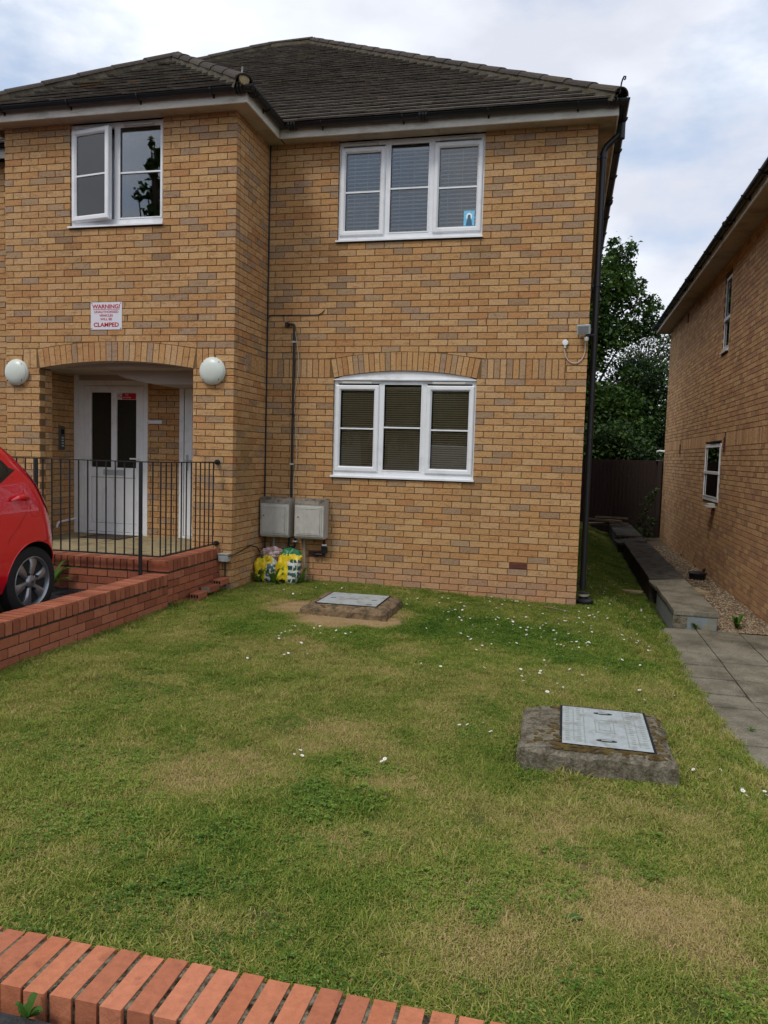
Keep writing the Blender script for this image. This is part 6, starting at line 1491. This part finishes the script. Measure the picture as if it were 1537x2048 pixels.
def clover(seed, n, R_):
    g = random.Random(seed); V = []; F = []
    for k in range(n):
        a = g.uniform(0, 6.28); r_ = R_ * math.sqrt(g.random()); x, y = r_ * math.cos(a), r_ * math.sin(a); h = g.uniform(.008, .024); s_ = g.uniform(.003, .0062)
        for q in range(3):
            b = a + q * 2.1; n0 = len(V); cx_, cy_ = x + math.cos(b) * s_, y + math.sin(b) * s_
            V += [(x, y, h), (cx_ - math.sin(b) * s_ * .8, cy_ + math.cos(b) * s_ * .8, h + .002), (x + math.cos(b) * 2 * s_, y + math.sin(b) * 2 * s_, h - .001), (cx_ + math.sin(b) * s_ * .8, cy_ - math.cos(b) * s_ * .8, h + .002)]; F.append((n0, n0 + 1, n0 + 2, n0 + 3))
    me = bpy.data.meshes.new('clover_tuft'); me.from_pydata(V, [], F); me.materials.append(M['clover']); return bpy.data.objects.new('clover_tuft', me)
for s_ in range(4): src2.objects.link(clover(s_ + 50, 38, .07))
HOLES = [(-.18, .61, -5.07, -4.36), (-2.46, -1.60, -1.89, -1.08), (1.28, 3, -9, 13)]
def scatter(name, m, coll, dens, dryk, keep=None, seed=1, smin=.75, smax=1.25):
    g = np.random.default_rng(seed); pts = []; dry = []; scl = []
    for (x0, x1, y0, y1, dn) in ((-3.75, 1.12, -7.05, -4.6, dens), (-3.75, 1.12, -4.6, -2.4, dens * .8), (-3.75, 1.2, -2.4, 0, dens * .62), (.19, 1.3, 0, 4, dens * .5), (.19, 1.3, 4, 12.1, dens * .35)):
        n = int((x1 - x0) * (y1 - y0) * dn)
        for x, y in zip(g.uniform(x0, x1, n), g.uniform(y0, y1, n)):
            if any(a < x < b and c < y < d for a, b, c, d in HOLES): continue
            if y < .3 and x > 1.09 - .02 * math.sin(y * 9): continue
            if y > .3 and x > 1.22 + .04 * math.sin(y * 3): continue
            if y > -.02 and x < .2: continue
            if y > -1.0 and x < -3.6: continue
            d = dryness(x, y)
            if keep and not keep(x, y, d, g): continue
            dirt = patch(PATCH_DIRT, x, y)
            if g.random() < dirt * .8: continue
            pts.append((x, y, lawn_z(x, y))); dry.append(d + g.normal() * .05); lush = patch(PATCH_LUSH, x, y)
            s_ = g.uniform(smin, smax) * (1 + .45 * lush) * (1 - .35 * min(1, dirt + patch(PATCH_DRY, x, y) * .8)); 
            edge = (x < -3.66) or (x > 1.04 and y < .3) or (y < -6.96) or (-.06 < y + .03 < .06 and x < .2) or (-.24 < x < .68 and -5.15 < y < -4.28)
            scl.append(s_ * (1.45 if edge and not name.startswith('clover') else 1))
    me = bpy.data.meshes.new(name); me.from_pydata(pts, [], [])
    for nm, arr in (('dry', dry), ('scl', scl), ('rot', g.uniform(0, 6.28, len(pts)))):
        a = me.attributes.new(nm, 'FLOAT', 'POINT'); a.data.foreach_set('value', np.array(arr, np.float32))
    o = bpy.data.objects.new(name, me); COL.objects.link(o); o['kind'] = 'stuff'
    ng = bpy.data.node_groups.new(name, 'GeometryNodeTree'); ng.interface.new_socket('Geometry', in_out='INPUT', socket_type='NodeSocketGeometry'); ng.interface.new_socket('Geometry', in_out='OUTPUT', socket_type='NodeSocketGeometry')
    N, L = ng.nodes, ng.links; gi = N.new('NodeGroupInput'); go = N.new('NodeGroupOutput'); ip = N.new('GeometryNodeInstanceOnPoints'); ci = N.new('GeometryNodeCollectionInfo'); ci.inputs[0].default_value = coll; ci.inputs['Separate Children'].default_value = True; ci.inputs['Reset Children'].default_value = True
    at_s = N.new('GeometryNodeInputNamedAttribute'); at_s.data_type = 'FLOAT'; at_s.inputs[0].default_value = 'scl'; at_r = N.new('GeometryNodeInputNamedAttribute'); at_r.data_type = 'FLOAT'; at_r.inputs[0].default_value = 'rot'
    cb = N.new('ShaderNodeCombineXYZ'); L.new(at_r.outputs[0], cb.inputs[2]); rn = N.new('FunctionNodeRandomValue'); rn.data_type = 'INT'; rn.inputs[4].default_value = 0; rn.inputs[5].default_value = 50
    L.new(gi.outputs[0], ip.inputs['Points']); L.new(ci.outputs[0], ip.inputs['Instance']); ip.inputs['Pick Instance'].default_value = True; L.new(rn.outputs[2], ip.inputs['Instance Index']); L.new(cb.outputs[0], ip.inputs['Rotation']); L.new(at_s.outputs[0], ip.inputs['Scale'])
    L.new(ip.outputs[0], go.inputs[0]); md = o.modifiers.new('scatter', 'NODES'); md.node_group = ng; print(name, len(pts)); return o
scatter('lawn_grass', M['grass'], src, 520, 1, seed=2)
def ck(x, y, d, g):
    v = noise.noise(Vector((x * 1.7, y * 1.7, 7))) + .5 * noise.noise(Vector((x * 5, y * 5, 2))); return g.random() < .9 * sm(.0, .65, v + .3 * patch(PATCH_LUSH, x, y) + .12 * (1 - sm(-6.5, -4, y)))
src3 = bpy.data.collections.new('clump_sources')
for s_ in range(4): src3.objects.link(tuft(s_ + 80, 46, .035, .016, .046, .0014))
scatter('long_grass', M['grass'], src3, 34, 1, keep=lambda x, y, d, g: g.random() < .25 + .75 * sm(-.2, .4, noise.noise(Vector((x * 3, y * 3, 11)))), seed=9)
scatter('clover', M['weed'], src2, 120, 1, keep=ck, seed=5)
# daisies: the ones that can be told apart are things
dm = []
for var in range(3):
    b = MB(); n = 9; r_ = .0088 + .0014 * var
    V = [(0, 0, .001)] + [(r_ * math.cos(2 * math.pi * k / n), r_ * math.sin(2 * math.pi * k / n), .0035) for k in range(n)]
    b.add(V, [(0, 1 + k, 1 + (k + 1) % n) for k in range(n)], lin(226, 224, 222)); b.add([(.0035 * math.cos(2 * math.pi * k / 5), .0035 * math.sin(2 * math.pi * k / 5), .0045) for k in range(5)], [(0, 1, 2, 3, 4)], lin(214, 180, 60))
    b.tube([(0, 0, -.03), (0, 0, .001)], .0009, 3, lin(90, 130, 50)); dm.append(b)
DC = [(-.25, -1.05, 1.0, 70), (-1.0, -.75, .7, 30), (-.35, -1.7, .8, 32), (.45, -1.0, .5, 40), (-2.05, -2.75, .35, 16), (-.05, -3.35, .3, 9), (-.75, -3.3, .25, 4), (-.42, -4.6, .12, 7), (-1.25, -5.25, .06, 3), (-.85, -5.2, .05, 2), (.9, -4.9, .25, 8), (.6, 1.2, .5, 45), (.75, 3.0, .7, 60), (.7, 5.5, 1.2, 70), (.6, 9, 2.2, 110), (-1.0, -2.3, 1.2, 12), (-2.9, -.5, .5, 12), (-.2, -2.5, .9, 22), (.5, -1.8, .5, 14), (-2.2, -3.4, .5, 5), (0.2, -3.4, .6, 8), (.7, .3, .5, 22), (-3.0, -1.2, .5, 5)]
pos = []
for (x, y, r_, n) in DC:
    for k in range(n):
        a = rnd.uniform(0, 6.28); q = r_ * math.sqrt(rnd.random()); px_, py_ = x + q * math.cos(a), y + q * math.sin(a) * (1 if y < 4 else 1.6)
        if any(a_ < px_ < b_ and c_ < py_ < d_ for a_, b_, c_, d_ in HOLES) or px_ > 1.15 or px_ < -3.7 or (py_ > -.05 and px_ < .3) or py_ > 12: continue
        pos.append((px_, py_))
pos.sort(key=lambda p: (p[0]) ** 2 + (p[1] + 8.9) ** 2)
rest = MB(); dme = None
tmp = [b.build('daisy', M['daisy'], fix=False) for b in dm]; meshes = [o.data for o in tmp]
for o in tmp: bpy.data.objects.remove(o)
for i, (x, y) in enumerate(pos):
    z_ = lawn_z(x, y) + rnd.uniform(.024, .034); tl = (rnd.uniform(-.5, .3), rnd.uniform(-.4, .4), rnd.uniform(0, 6)); sc_ = rnd.uniform(.75, 1.15)
    if i < 290:
        o = bpy.data.objects.new('daisy', meshes[i % 3]); COL.objects.link(o); o.location = (x, y, z_); o.rotation_euler = tl; o.scale = (sc_,) * 3
        tag(o, 'small white daisy in the lawn', 'daisy', 'daisies scattered over the lawn')
    else:
        b = dm[i % 3]; Mx = Matrix.Translation((x, y, z_)) @ Matrix.Rotation(tl[0], 4, 'X')
        rest.v += [tuple(Mx @ Vector(p)) for p in b.v]; n0 = len(rest.v) - len(b.v); rest.f += [tuple(i_ + n0 for i_ in f) for f in b.f]; rest.c += b.c
o = rest.build('far_daisies', M['daisy'], fix=False); o['kind'] = 'stuff'; print('daisies', len(pos))

# ------------------------------------------------------------ put each empty at its thing's base
bpy.context.view_layer.update()
for t in REB:
    lo = Vector((1e9,) * 3); hi = -lo
    for ch in t.children:
        if ch.type != 'MESH': continue
        for c in ch.bound_box:
            p = ch.matrix_local @ Vector(c); lo = Vector(map(min, lo, p)); hi = Vector(map(max, hi, p))
    b = Vector(((lo.x + hi.x) / 2, (lo.y + hi.y) / 2, lo.z)); t.location = t.location + b
    for ch in t.children: ch.location = ch.location - b
bpy.context.view_layer.update()
print('objects', len(bpy.data.objects))
